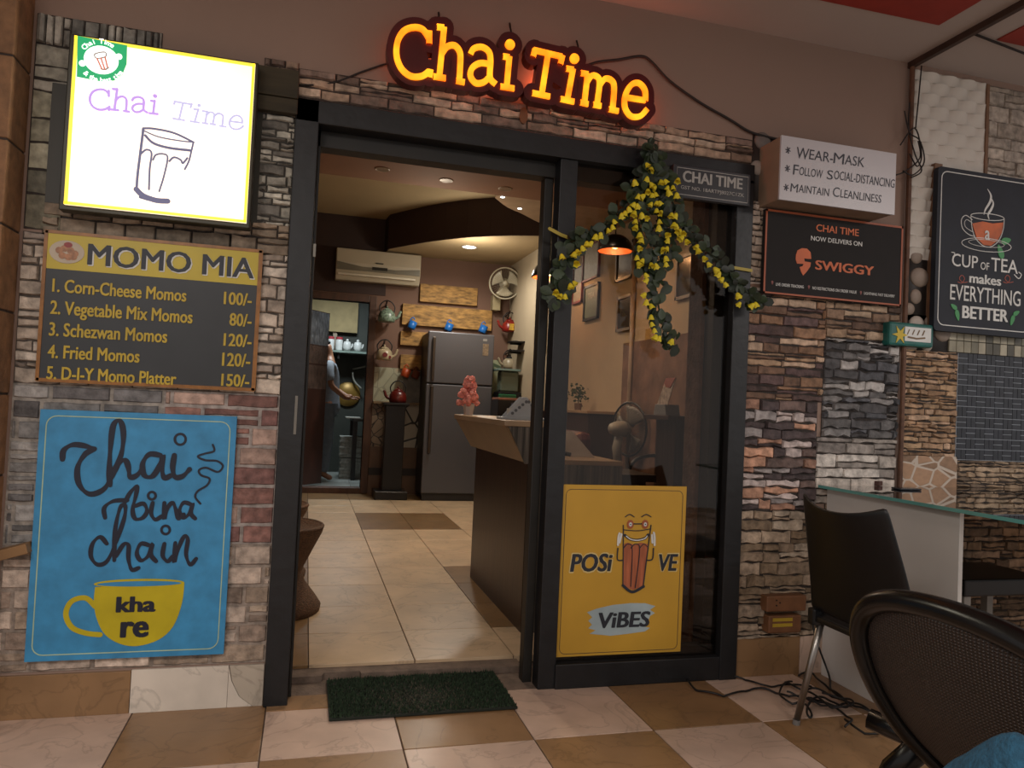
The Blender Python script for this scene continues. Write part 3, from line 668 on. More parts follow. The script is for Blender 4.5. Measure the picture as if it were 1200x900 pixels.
m = MB(); q = at(*z2(262, 118), y); m.disc(q.x, q.z, .057, y-.002, y, 24, .042); m.build('plate_picture', mat('plate print', 'b3a48f', .4), mo)
m = MB()
for dx, dz in ((-.025, .004), (-.008, .012), (.012, .006), (.026, -.004), (-.014, -.014), (.006, -.018), (.022, -.016)): m.disc(q.x+dx, q.z+dz, .0125, y-.003, y-.002, 10)
m.build('dumpling_picture', mat('dumpling print', '9c6b48', .4, nscale=60, namt=.4), mo)
m = MB(); m.disc(q.x+.003, q.z+.026, .014, y-.0035, y-.002, 12, .01); m.build('sauce_picture', mat('red sauce print', '8a2722', .4), mo)

# ---- blue chai poster
z3 = Z(.4891, 0, 460); y = -.03
x0, x1, zb, zt = -.92, -.255, .21, 1.11
bp_ = thing('blue_poster', 'blue poster with black script lettering and a yellow cup', 'poster', (x0, 0, zb))
m = MB(); m.box(x0, x1, y, -.014, zb, zt); m.build('panel', mat('mottled blue print', '3585b4', .45, nscale=16, namt=.16), bp_)
m = MB(); rr = rrect(x0+.022, x1-.022, zb+.022, zt-.022, .035); m.ribbon(rr, .0035, y-.001, y, closed=True); m.build('border_line', mat('pale line print', 'a9bd9c', .5), bp_)
m = MB(); Wd = .0205
for pts in ([(150,160),(153,138),(175,125),(205,128),(226,135)], [(226,135),(204,148),(186,180),(190,220),(215,243),(248,232),(268,200),(290,150),(296,100),(288,68),(272,78),(265,130),(262,190),(264,222)], [(266,205),(282,172),(300,162),(308,180),(312,202),(328,198),(342,180)],
    [(384,150),(358,148),(342,170),(346,198),(366,200),(384,172),(390,150),(388,180),(394,204),(410,198)], [(418,150),(414,180),(420,202),(438,200),(454,184)],
    [(252,300),(250,276),(272,260),(305,258)], [(300,262),(312,240),(328,224),(326,245),(318,280),(324,302),(342,300),(352,284),(344,266),(324,272)], [(366,264),(362,288),(372,304),(388,296)], [(394,264),(394,302),(402,276),(414,264),(422,282),(428,302),(440,292)], [(458,268),(440,264),(430,284),(440,300),(455,288),(462,266),(458,290),(468,302)],
    [(256,362),(240,346),(222,362),(218,392),(234,412),(258,402),(280,352),(298,300),(300,272),(288,276),(276,330),(274,402)], [(278,392),(296,364),(308,366),(308,398),(316,424),(332,420)], [(358,366),(338,362),(328,384),(338,402),(356,390),(366,362),(362,388),(374,404)], [(394,362),(390,390),(402,404),(414,392)], [(420,360),(418,406),(428,372),(442,344),(450,352),(446,388),(456,412),(470,398)]):
    n_ = 6*(len(pts)-1)+1; w0 = Wd*(.78 if pts[0][1] > 215 else 1); stroke(m, pts, y, w0, z3, 6, False, [w0*(.62+.38*abs(math.sin(i*.27+.6))) for i in range(n_)])
for cx, cy, r in ((432, 112, 13), (364, 247, 9), (397, 329, 10)):
    stroke(m, [(cx+r*math.cos(2*PI*k/12), cy+r*math.sin(2*PI*k/12)) for k in range(12)], y, .009, z3, 2, True)
stroke(m, [(510,125),(513,140),(492,146),(474,153),(492,162),(520,164),(534,176),(522,190),(494,180),(477,186),(482,198),(502,206),(496,222),(474,236),(468,250),(480,266)], y, .0075, z3)
m.build('script_lettering', mat('blue black print', '12172a', .45), bp_)
m = MB(); cup = smooth_pts([(p[0], p[1], 0) for p in ((228,466),(225,505),(233,545),(252,580),(288,602),(330,607),(380,592),(415,560),(436,505),(442,456))], 4)
P = [at(*z3(p.x, p.y), y) for p in cup]; m.prism([(q.x, q.z) for q in P], y-.0015, y)
stroke(m, [(228,512),(205,492),(172,500),(158,530),(172,562),(205,576),(240,580)], y, .018, z3)
a_, b_ = at(*z3(335, 457), y), at(*z3(442, 456), y); m.disc(a_.x, a_.z, (b_.x-a_.x), y-.002, y, 30, .0165)
m.build('cup_picture', mat('bright yellow print', 'b7a50f', .45), bp_)
m = MB(); m.disc(a_.x, a_.z-.001, (b_.x-a_.x)*.93, y-.003, y-.002, 30, .0095); m.build('cup_opening_picture', mat('mottled blue print', '3585b4'), bp_)
words(bp_, 'cup_lettering', mat('blue black print', '12172a'), (('kha', (277,527), (373,524), (277,487)), ('re', (287,587), (356,585), (287,528))), z3, y-.002, .06)

# ---- small black name plate
z8 = Z(.2555, 620, 170); y = -.062
a_, b_ = at(788, 231, y), at(880, 209, y); x0, x1, zb, zt = a_.x, b_.x, at(834, 236, y).z, at(834, 198, y).z
s_ = thing('name_plate', 'small dark grey shop name plate on the door corner beside the garland', 'sign', (x0, 0, zb))
m = MB(); m.box(x0, x1, y, -.034, zb, zt); m.build('panel', mat('dark grey plate', '2a2a2e', .4), s_, bevel=.003)
m = MB(); rr = [(x0+.018, zb+.014), (x1-.014, zb+.014), (x1-.014, zt-.014), (x0+.018, zt-.014)]; m.ribbon(rr, .003, y-.001, y, closed=True)
m.build('border_line', mat('grey white print', 'a09d98', .5), s_)
words(s_, 'lettering', MATS['grey white print'], [('CHAI TIME', (703, 166), (978, 205), (703, 112))], z8, y, .05); words(s_, 'lettering', MATS['grey white print'], [('GST NO. 18ARTPJ8027C1ZK', (695, 197), (985, 242), (695, 180))], z8, y, .012)

# ---- white rule box
zw = Z(.3, 860, 130); y = -.17
x0, x1 = at(915, 195, y).x, at(1049, 215, y).x; zb, zt = at(980, 242, y).z, at(985, 170, y).z
s_ = thing('white_notice_box', 'white box sign with three handwritten hygiene rules', 'sign', (x0, 0, zb))
m = MB(); m.box(x0, x1, y+.01, -.0, zb, zt); m.build('case', mat('beige box side', '8b7460', .6), s_, bevel=.003)
m = MB(); m.box(x0-.002, x1+.002, y, y+.01, zb-.002, zt+.002); m.build('face', mat('white acrylic', 'b9b5b8', .35, nscale=2, namt=.03), s_)
M_ink = mat('marker ink', '2a2c36', .5)
words(s_, 'handwriting', M_ink, (('W', (242,185), (290,191), (242,138)), ('EAR-', (293,191), (385,200), (293,150)), ('M', (388,204), (428,209), (388,160)), ('ASK', (432,210), (508,218), (432,170)),
    ('F', (230,248), (250,251), (230,206)), ('OLLOW', (254,251), (345,262), (254,217)), ('S', (362,266), (385,269), (362,228)), ('OCIAL-DISTANCING', (390,268), (626,299), (390,232)), ('M', (220,315), (248,319), (220,280)), ('AINTAIN', (252,319), (370,332), (252,287)), ('C', (385,334), (410,337), (385,294)), ('LEANLINESS', (415,337), (574,360), (415,304))), zw, y, -.004, .08)
for cx, cy in ((211, 154), (209, 225), (204, 299)):
    m = MB()
    for k in range(3):
        aa = PI*k/3+.3; stroke(m, [(cx-9*math.cos(aa), cy-12*math.sin(aa)), (cx+9*math.cos(aa), cy+12*math.sin(aa))], y, .004, zw, 0)
    m.build('star_mark', M_ink, s_)

# ---- orange and black delivery sign
y = -.045; a_, b_ = at(896, 293, y), at(1057, 309, y); x0, x1 = a_.x, b_.x; zb, zt = at(975, 351, y).z, at(978, 255, y).z
s_ = thing('delivery_sign', 'black delivery sign with orange border below the white notice box', 'sign', (x0, 0, zb))
m = MB(); m.box(x0, x1, y, -.022, zb, zt); m.build('panel', mat('black gloss board', '15100f', .8, nscale=10, namt=.2), s_)
m = MB()
for q in ((x0, x1, zt-.01, zt), (x0, x1, zb, zb+.008), (x0, x0+.009, zb, zt), (x1-.009, x1, zb, zt)): m.box(q[0], q[1], y-.002, y+.001, q[2], q[3])
m.build('border', mat('orange border', '9a4a24', .5), s_)
M_or = mat('orange print', 'c25a1e', .5)
words(s_, 'orange_lettering', M_or, [('CHAI TIME', (320,470), (487,489), (320,441))], zw, y, .03); words(s_, 'orange_lettering', M_or, [('SWIGGY', (316,618), (546,645), (316,579))], zw, y, .045)
m = MB()
pin = [(242,562),(248,545),(265,536),(285,538),(299,552),(302,578),(290,578),(274,576),(276,588),(300,592),(298,608),(284,628),(270,643),(262,628),(256,610),(268,606),(272,598),(246,596),(241,580)]
P = [at(*zw(*p), y) for p in pin]; m.prism([(q.x, q.z) for q in P], y-.0015, y)
m.build('pin_logo', M_or, s_)
words(s_, 'white_lettering', M_white, [('NOW DELIVERS ON', (300,506), (500,529), (300,487))], zw, y, .02)
words(s_, 'white_lettering', M_white, (('LIVE ORDER TRACKING', (163,683), (272,693), (163,671)), ('NO RESTRICTIONS ON ORDER VALUE', (306,697), (478,714), (306,685)), ('LIGHTNING FAST DELIVERY', (507,717), (627,729), (507,706))), zw, y, .005)
for p in ((150, 668), (293, 686), (496, 708)): m = MB(); q = at(*zw(*p), y); m.disc(q.x, q.z, .006, y-.001, y, 10); m.prism([(q.x-.005, q.z-.002), (q.x+.005, q.z-.002), (q.x, q.z-.014)], y-.001, y); m.build('icon', mat('dim red print', '7a3a32', .5), s_)

# ---- cup of tea sign
y = -.06; x0 = at(1097, 290, y).x; x1 = x0+.62; zb, zt = at(1096, 387, y).z, at(1098, 194, y).z
s_ = thing('tea_sign', 'dark navy tea sign with steaming orange cup and white lettering', 'sign', (x0, 0, zb))
m = MB(); m.prism(rrect(x0, x1, zb, zt, .02), y, -.03); m.build('panel', mat('navy board', '1a1e28', .7, nscale=12, namt=.15), s_)
m = MB(); m.box(x0+.015, x1-.02, -.03, -.0, zb+.02, zt-.02); m.build('frame', mat('brown sign frame', '6a4a36', .6), s_)
m = MB(); m.ribbon(rrect(x0+.022, x1-.022, zb+.03, zt-.022, .035), .0045, y-.001, y, closed=True); m.build('border_line', M_white, s_)
m = MB()
for t_, a, b, c, bo in (('CUP', (850,604), (952,617), (850,552), .0), ('OF', (962,619), (996,623), (962,588), .0), ('TEA', (1003,622), (1108,640), (1003,566), .0), ('makes', (918,670), (1043,684), (918,630), .035), ('EVERYTHING', (843,736), (1118,764), (843,672), .0), ('BETTER', (890,808), (1070,826), (890,756), .04)):
    words(s_, 'white_lettering', M_white, [(t_, a, b, c)], zw, y, bo+.012)
stroke(m, [(1095,640),(1112,655),(1122,640),(1112,630)], y, .005, zw); m.build('flourish', M_white, s_); m = MB(); stroke(m, [(850,552),(862,556),(855,572)], y, .004, zw)
m.build('flourish', M_white, s_); words(s_, 'cup_letter', M_white, [('a', (979, 502), (999, 505), (979, 445))], zw, y-.003, .03)
m = MB()
def ell(cx, cy, rx, ry, k=24): return [(cx+rx*math.cos(2*PI*i/k), cy+ry*math.sin(2*PI*i/k)+rx*math.cos(2*PI*i/k)*.1) for i in range(k)]
stroke(m, ell(990, 414, 65, 13), y, .0035, zw, 0, True)
stroke(m, [(925,408),(930,460),(945,500),(975,528),(1005,530),(1035,505),(1052,460),(1055,422)], y, .0035, zw)
stroke(m, [(930,425),(905,408),(888,425),(892,458),(915,482),(938,490)], y, .0035, zw); stroke(m, [(930,438),(910,425),(900,435),(905,455),(935,475)], y, .0025, zw)
stroke(m, ell(985, 524, 97, 26), y, .003, zw, 0, True); stroke(m, ell(985, 518, 70, 14), y, .002, zw, 0, True)
m.build('cup_outline', M_white, s_)
m = MB(); P = [at(*zw(*p), y) for p in ((930,440),(970,432),(1010,440),(1052,436),(1046,475),(1028,508),(1003,527),(975,524),(948,498))]; m.prism([(q.x, q.z) for q in P], y-.002, y); m.build('tea_picture', mat('orange tea print', 'c05a1c', .45, nscale=9, namt=.4), s_)
m = MB()
for pts in ([(990,305),(1003,330),(1000,355),(982,385),(976,405)], [(1004,340),(1012,362),(1004,385),(992,405),(996,424)]):
    N = len(smooth_pts([(0,0,0)]*len(pts), 6)); stroke(m, pts, y, .01, zw, 6, False, [.002+.011*math.sin(PI*i/(N-1)) for i in range(N)])
m.build('steam_picture', M_white, s_)
m = MB()
def leaf_shape(mb, cx, cy, L, w, ang, yy):
    q = at(*zw(cx, cy), yy); pts = []
    for k in range(16):
        t = 2*PI*k/16; u, v = L*math.cos(t), w*math.sin(t)*(1-.35*math.cos(t)); pts.append((q.x+u*math.cos(ang)-v*math.sin(ang), q.z+u*math.sin(ang)+v*math.cos(ang)))
    mb.prism(pts, yy-.003, yy)
for a in ((1062,508,.032,.017,.3), (1040,550,.038,.017,2.0), (858,765,.022,.011,2.6), (872,798,.028,.012,-1.3), (1102,790,.022,.011,.5), (1086,818,.028,.012,-1.9)): m = MB(); leaf_shape(m, *a, y); m.build('leaf_picture', mat('green print', '3d8a50', .5), s_)
for cx, sg in ((890, 1), (1068, -1)): m = MB(); stroke(m, [(cx-16, 668), (cx, 672), (cx+10, 655), (cx, 642), (cx-10, 655), (cx+4, 670), (cx+22, 668)], y, .0035, zw); m.build('squiggle', mat('red brown line', '9a4632', .5), s_)

# ---- yellow POSITIVE VIBES poster on the glass
z9 = Z(.289, 620, 560); y = .001
a_, b_ = at(655, 668, y), at(801, 668, y); x0, x1 = a_.x, b_.x; zb, zt = at(720, 767, y).z, at(735, 569, y).z
s_ = thing('yellow_poster', 'yellow poster with a striped tea glass drawing on the shop window', 'poster', (x0, .0, zb))
m = MB(); m.box(x0, x1, y, .0038, zb, zt); m.build('panel', mat('ochre yellow print', 'b98e2c', .5, nscale=5, namt=.06), s_)
m = MB(); m.ribbon(rrect(x0+.018, x1-.018, zb+.012, zt-.02, .025), .002, y-.001, y, closed=True); m.build('border_line', M_navy, s_)
m = MB(); P = [at(*z9(*p), y) for p in ((235,545),(275,530),(340,515),(410,508),(470,508),(512,520),(490,535),(510,548),(490,560),(480,590),(455,600),(490,608),(470,622),(400,632),(330,640),(245,632),(270,618),(240,610),(255,595),(240,580),(256,565))]
m.prism([(q.x, q.z) for q in P], y-.001, y); m.build('brush_patch', mat('pale blue grey print', '9aa9ad', .5), s_)
words(s_, 'lettering_halo', mat('cream print', 'c9b47a', .5), (('POSi', (160,388), (334,382), (160,300)), ('VE', (512,382), (600,380), (512,300))), z9, y, .085, .12)
words(s_, 'lettering', M_navy, (('POSi', (165,382), (330,377), (165,305)), ('VE', (516,378), (596,376), (516,305)), ('ViBES', (272,612), (486,600), (272,545))), z9, y-.001, .05, .12)
m = MB(); gl = [(382,270),(398,262),(425,270),(452,262),(482,268),(462,440),(420,455),(382,438)]; P = [at(*z9(*p), y) for p in gl]; m.prism([(q.x, q.z) for q in P], y-.0012, y); 
m.build('tea_picture', mat('red brown tea print', 'a0593a', .5, nscale=20, namt=.3, stretch=(3, 1, .3)), s_)
m = MB()
for pts, w in (([(382,192),(382,250),(380,440)], .0045), ([(494,192),(484,270),(462,442)], .005), ([(380,436),(418,462),(464,440)], .012), ([(382,285),(400,268),(418,290),(412,440)], .003), ([(412,285),(430,268),(448,290),(430,445)], .003), ([(448,285),(466,268),(484,285)], .003), ([(388,232),(410,248),(440,252),(470,244),(482,230)], .011), ([(382,210),(440,214),(494,206)], .003), ([(424,186),(456,186)], .004),
    ([(390,158),(408,148),(426,158)], .004), ([(456,158),(475,148),(494,158)], .004), ([(378,334),(358,330),(360,285)], .005), ([(480,334),(500,328),(504,285)], .005)):
    stroke(m, pts, y-.0015, w, z9)
m.build('line_drawing', M_navy, s_)
m = MB()
for cx in (410, 470): m = MB(); q = at(*z9(cx, 188), y); m.disc(q.x, q.z, .016, y-.003, y, 16, .02); m.build('eye_ring_picture', mat('orange ring print', '9c5330', .5), s_)
m = MB()
for cx in (410, 470): q = at(*z9(cx, 188), y); m.disc(q.x, q.z, .0075, y-.0045, y-.003, 14, .009)
stroke(m, [(394,236),(412,249),(440,253),(468,246),(478,236)], y-.0032, .0045, z9)
for pts in ([(360,272),(362,240),(366,225)], [(366,262),(374,228)], [(508,272),(508,240),(505,222)], [(500,262),(498,232)]): stroke(m, pts, y-.001, .009, z9)
m.build('white_drawing', mat('white print', 'cfcfcb'), s_)
m = MB()
for cx in (410, 470): q = at(*z9(cx, 188), y); m.disc(q.x, q.z, .003, y-.0055, y-.0045, 10)
m.build('pupil_picture', M_navy, s_)
# ---------------------------------------------------------------- outside, on the floor
M_pl = mat('black plastic', '0d0d0f', .42, nscale=30, namt=.2, spec=.4)
M_chrome = mat('brushed steel leg', '8f8a85', .3, .9, nscale=20, namt=.1)
# doormat
c4 = [flo(*p, 0) for p in ((386, 790), (575, 778), (598, 832), (385, 845))]
mx0, mx1, my0, my1 = .14, .865, -.205, .19
mt = thing('doormat', 'dark green bristle doormat at the shop threshold', 'doormat', ((mx0+mx1)/2, (my0+my1)/2, 0))
m = MB(); m.box(mx0, mx1, my0, my1, .0045, .012); m.build('backing', mat('dark green rubber', '171d14', .9), mt)
m = MB()
for _ in range(9000):
    x, y = random.uniform(mx0+.004, mx1-.004), random.uniform(my0+.004, my1-.004); a = random.uniform(0, PI); s_ = .0035; dx, dy = s_*math.cos(a), s_*math.sin(a)
    worn = math.exp(-((x-.5)/.14)**2-((y+.05)/.12)**2); h = random.uniform(.008, .016)*(1-.55*worn)
    lx, ly = random.uniform(-.006, .006), random.uniform(-.006, .006)
    m.col = vary(lin('4b4538') if random.random() < worn*.6 else lin('23331f'), .3)
    m.add([(x-dx, y-dy, .011), (x+dx, y+dy, .011), (x+lx, y+ly, .012+h)], [(0, 1, 2)])
o = m.build('bristles', mat('green bristle', 'fff', .9, nscale=40, namt=.3, attr=True), mt); o['kind'] = 'stuff'

# plastic chair with steel legs, facing +x (towards the table)
def plastic_chair(label, loc):
    r = thing('plastic_chair', label, 'chair')
    m = MB()
    def back(u, v):
        yy = (u-.5)*2; w = .245+.0*v - .03*v**2
        horn = .035*abs(yy)**3 if v > .8 else 0
        x = -.205 - .10*v**1.3 + .045*(1-yy*yy)*-1*(.3+.7*v) + .03
        z = .46+.44*v + (.045*(abs(yy)**2.2)-.02)*v**4
        return (x, w*yy*(1+.12*(1-v)), z)
    m.grid(back, 16, 14); m.build('backrest', M_pl, r, smooth=True, solid=.014, sub=1)
    m = MB()
    def seat(u, v):
        yy = (v-.5)*2; x = -.2+.455*u
        e = max(abs(yy), abs(2*u-1)); z = .455+.012*u-.02*(1-yy*yy)*(1-(2*u-1)**2) - .03*max(0, e-.85)/.15
        return (x, .275*yy*(1-.06*abs(2*u-1)**4), z)
    m.grid(seat, 14, 14); m.build('seat', M_pl, r, smooth=True, solid=.018, sub=1)
    m = MB()
    for sy in (-1, 1): m.box(-.21, -.12, sy*.235-.02, sy*.235+.02, .405, .47)
    m.box(-.2, .2, -.22, .22, .42, .445); m.build('under_frame', M_pl, r, bevel=.008)
    for sx, sy in ((-1, 1), (-1, -1), (1, 1), (1, -1)):
        m = MB(); m.tube([(sx*.165, sy*.225, .43), (sx*.215, sy*.29, .008)], [.0145, .0125], 12); l = m.build('leg', M_chrome, r, smooth=True)
        m = MB(); m.tube([(sx*.2142, sy*.289, .02), (sx*.2155, sy*.2905, .0)], .0145, 12); m.build('foot_cap', mat('grey plastic cap', '6f6b68', .6), l)
    r.location = loc; return r
ch = plastic_chair('black plastic chair with steel legs at the left end of the glass table', (2.135, -.80, 0))
q = at(1131, 680, -.42); ZS = q.z
bs = thing('low_stool', 'low black flat-topped stool under the right side of the glass table', 'stool', (q.x+.25, -.24, 0))
m = MB(); m.box(q.x, q.x+.5, -.42, -.06, ZS-.075, ZS); m.build('seat', M_pl, bs, bevel=.008); q.y = -.42
for x in (q.x+.04, q.x+.46):
    for y in (q.y+.04, q.y+.3):
        m = MB(); m.box(x-.018, x+.018, y-.018, y+.018, 0, ZS-.075); m.build('leg', mat('pale grey leg', '8b8782', .5), bs)

# glass table on white panels
tb = thing('glass_table', 'glass topped table on white panel legs beside the stone wall', 'table', (2.41, -.4, 0))
ye = onx(1125, 605, 2.405).y
m = MB(); m.box(2.405, 2.425, ye, -.035, .0, .88); m.build('panel_leg', mat('white laminate', 'c4c0bb', .35, nscale=2, namt=.05), tb, bevel=.002)
m = MB(); m.box(4.1, 4.12, ye, -.035, .0, .88); m.build('panel_leg', MATS['white laminate'], tb, bevel=.002)
m = MB(); m.box(2.36, 4.2, -1.10, -.03, .88, .892); m.build('glass_top', glass('table glass', 'a9c4bf', 1.6), tb)
m = MB(); m.box(2.358, 2.3605, -1.10, -.03, .879, .893); m.box(2.358, 4.2, -1.102, -1.0995, .879, .893); m.build('glass_edge', mat('teal glass edge', '5b9691', .2), tb)
# small things on the table
q = flo(1030, 569, .892); m = MB(); m.box(-.03, .03, -.012, .012, 0, .022); o = m.build('matchbox', mat('brown matchbox card', '4a2c24', .6), bevel=.002); o.location = (q.x, q.y, .8925); o.rotation_euler = (0, 0, .5); tag(o, 'small brown matchbox on the glass table top', 'box')
m = MB(); m.box(-.06, .06, -.03, .03, 0, .009); o = m.build('mobile_phone', mat('dark phone', '15181f', .2), bevel=.003); q = flo(1062, 574, .892); o.location = (q.x, q.y-.0, .8925); tag(o, 'dark mobile phone lying flat on the glass table', 'phone')

# round-backed woven chair close to the camera, facing +x
rc = thing('woven_chair', 'dark woven round-backed chair in the right foreground', 'chair', (1.55, -1.98, 0))
hoop = [(1.43,-1.70,.42),(1.33,-1.665,.52),(1.26,-1.65,.62),(1.215,-1.655,.72),(1.195,-1.69,.79),(1.185,-1.76,.83),(1.18,-1.86,.848),(1.18,-1.97,.85),(1.185,-2.08,.836),(1.195,-2.19,.80),(1.21,-2.27,.74),(1.24,-2.31,.64),(1.30,-2.31,.53),(1.43,-2.26,.42)]
hp = smooth_pts(hoop, 6)
m = MB(); m.tube(hp, .024, 12); m.build('back_rail', mat('glossy black cane', '080707', .26, nscale=12, namt=.3, spec=.35), rc, smooth=True)
M_weave = bpy.data.materials.new('woven brown cane'); M_weave.use_nodes = True
nt = M_weave.node_tree; b = nt.nodes['Principled BSDF']; tc = nt.nodes.new('ShaderNodeTexCoord')
ws = []
for ax, sc in (('Z', 150), ('Y', 110)):
    w_ = nt.nodes.new('ShaderNodeTexWave'); w_.bands_direction = ax; w_.inputs['Scale'].default_value = sc*.35; w_.inputs['Distortion'].default_value = .4; nt.links.new(tc.outputs['Object'], w_.inputs['Vector']); ws.append(w_)
ad = nt.nodes.new('ShaderNodeMath'); ad.operation = 'MULTIPLY'; nt.links.new(ws[0].outputs['Fac'], ad.inputs[0]); nt.links.new(ws[1].outputs['Fac'], ad.inputs[1])
cr = nt.nodes.new('ShaderNodeValToRGB'); cr.color_ramp.elements[0].color = (*lin('150d0a'), 1); cr.color_ramp.elements[1].color = (*lin('34231a'), 1); cr.color_ramp.elements[1].position = .7
nt.links.new(ad.outputs[0], cr.inputs[0]); nt.links.new(cr.outputs[0], b.inputs['Base Color']); b.inputs['Roughness'].default_value = .5
bp = nt.nodes.new('ShaderNodeBump'); bp.inputs['Strength'].default_value = .8; bp.inputs['Distance'].default_value = .004; nt.links.new(ad.outputs[0], bp.inputs['Height']); nt.links.new(bp.outputs[0], b.inputs['Normal'])
half = len(hp)//2; left, right = hp[:half+1], list(reversed(hp))[:half+1]
m = MB()
def weave(u, v):
    i = min(int(v*(half)), half); a_, b_ = left[i], right[i]; p = a_.lerp(b_, u); p = p.copy(); p.x += -.035*math.sin(PI*u)*(1-v*.4)+.006; return p
m.grid(weave, 14, half); m.build('woven_back', M_weave, rc, smooth=True, solid=.008)
m = MB(); m.lathe([(.02, .385), (.25, .39), (.29, .41), (.30, .435), (.28, .452), (.02, .455)], (1.60, -1.98, 0), n=28); m.build('seat', M_weave, rc, smooth=True)
m = MB(); m.tube([(1.60+.305*math.cos(2*PI*k/28), -1.98+.305*math.sin(2*PI*k/28), .425) for k in range(28)], .02, 8, closed=True); m.build('seat_rim', MATS['glossy black cane'], rc, smooth=True)
m = MB(); m.tube([(1.56, -1.70, .43), (1.46, -1.60, .445), (1.395, -1.485, .46)], .026, 8); m.build('arm_stub', MATS['glossy black cane'], rc, smooth=True)
m = MB(); m.tube([(1.42, -1.63, .46), (1.405, -1.56, .37), (1.37, -1.5, .2), (1.35, -1.48, 0)], [.03, .03, .022, .018], 10); m.build('leg', MATS['glossy black cane'], rc, smooth=True)
for (x, y) in ((1.42, -2.22), (1.80, -1.76), (1.80, -2.2)):
    m = MB(); m.tube([(x, y, .41), (x+(.03 if x > 1.6 else -.02), y+(.03 if y > -1.9 else -.03), .0)], [.02, .016], 10); m.build('leg', MATS['glossy black cane'], rc, smooth=True)
# blue cloth bundle
m = MB(); m.ball((0, 0, 0), 1, 1, 1, 40, 26)
for v in m.v:
    n_ = noise.noise(v*1.7)*.12 + noise.noise(v*4+Vector((3, 1, 2)))*.05
    v *= (1+n_); v.x *= .14; v.y *= .17; v.z = max(v.z, -.95)*.385+.366
o = m.build('cloth_bundle', mat('blue knitted cloth', '1d4a63', .9, nscale=60, namt=.35, bump=.6, bscale=140), smooth=True, sub=1); o.location = (1.01, -2.2, 0)
tag(o, 'blue cloth bundle in the bottom right corner beside the woven chair', 'cloth')

# black cable tangle
m = MB()
def floor_path(pp, dz=.006): 
    P = [flo(*p, .006) for p in pp]; P = smooth_pts(P, 6); return [Vector((p.x, p.y, dz+.010*abs(math.sin(i*.37)))) for i, p in enumerate(P)]
zc = lambda *p: (780+p[0]*.3889, 550+p[1]*.3889)
for pp, dz in (([(440,655),(350,655),(290,655),(230,632),(150,625),(90,622),(68,640),(90,665),(150,682),(200,682),(250,668),(310,668),(370,690)], .006),
    ([(370,690),(420,700),(470,715),(520,720),(560,718),(600,735),(640,750),(655,795),(630,810),(570,790),(540,760)], .014), ([(380,650),(350,670),(345,700),(390,720),(440,705),(500,730),(560,770),(540,790)], .022),
    ([(400,625),(440,620),(470,650),(500,670),(540,700),(590,720),(630,740)], .01), ([(420,725),(440,765),(425,760),(435,720),(480,710),(530,740)], .03), ([(360,655),(400,680),(450,680),(510,705),(550,730),(500,735),(450,720),(400,700),(365,690)], .026), ([(430,690),(480,730),(520,745),(565,730),(540,715),(470,700)], .034)):
    m.tube(floor_path([zc(*p) for p in pp], dz), .0045, 6)
a_ = at(947, 755, -.02); P = smooth_pts([(a_.x, -.03, .30), (a_.x+.01, -.06, .18), (a_.x+.04, -.12, .03), flo(*zc(500, 665), .012), flo(*zc(555, 705), .012)], 8); m.tube(P, .0045, 6)
tag(m.build('cable', mat('black rubber cable', '0b0b0c', .5), smooth=True), 'tangled black cable on the floor behind the plastic chair', 'cable')
# taped switch boxes
for (px0, py0, px1, py1, lab, ytape) in ((897, 697, 944, 717, 'upper brown taped socket box low on the stone wall', False), (899, 720, 938, 742, 'lower brown taped socket box with yellow tape strips', True)):
    a_, b_ = at(px0, py1, -.05), at(px1, py0, -.05); x0, x1, z0, z1 = a_.x, b_.x, a_.z, b_.z
    s_ = thing('socket_box', lab, 'socket box', (x0, 0, z0)); m = MB(); m.box(x0, x1, -.06, -.0, z0, z1); m.build('case', mat('brown taped plastic', '6b472e', .4, nscale=15, namt=.25), s_, bevel=.006)
    m = MB()
    if ytape:
        m.box(x0+.02, x1-.05, -.062, -.06, z0+.03, z0+.045); m.build('yellow_strip', mat('yellow tape', 'a58a28', .5), s_); m = MB(); m.box(x0+.02, x1-.05, -.062, -.06, z0+.055, z0+.07); m.build('yellow_strip', MATS['yellow tape'], s_)
    else:
        for k in range(3): m.disc(x0+.05+.018*(k % 2)+.0, z0+.03+.012*k, .004, -.062, -.06, 8)
        m.build('socket_holes', mat('dark hole', '120c09', .9), s_)
# teal packet stuck on the wall
a_, b_ = at(1041, 404, -.05), at(1094, 381, -.05); x0, x1, z0, z1 = a_.x, b_.x, a_.z, b_.z
s_ = thing('packet', 'teal and white packet with a yellow flower wedged below the tea sign', 'packet', (x0, 0, z0))
m = MB(); m.box(x0, x1, -.055, .0, z0, z1); m.build('pouch', mat('teal foil print', '1c5f58', .35, nscale=14, namt=.3), s_, bevel=.012)
m = MB(); m.box(x0+.09, x1-.02, -.057, -.054, z0+.025, z1-.02); m.build('white_patch', mat('white print', 'cfcfcb'), s_)
m = MB(); qx, qz = x0+.062, (z0+z1)/2-.005; pts = []
for k in range(12): r_ = .048 if k % 2 == 0 else .018; pts.append((qx+r_*math.cos(2*PI*k/12), qz+r_*math.sin(2*PI*k/12)))
m.prism(pts, -.058, -.055); m.build('flower_picture', mat('yellow print', 'c0a51e', .4), s_)
m = MB(); y_ = -.0575
for k in range(4): m.ribbon([(x0+.115+k*.03, z1-.035), (x0+.105+k*.03, z0+.06)], .006, y_, -.057)
m.ribbon([(x0+.11, z0+.045), (x0+.16, z0+.04), (x1-.06, z0+.046)], .008, y_, -.057); m.build('print_marks', mat('brown print', '6b5132', .5), s_)
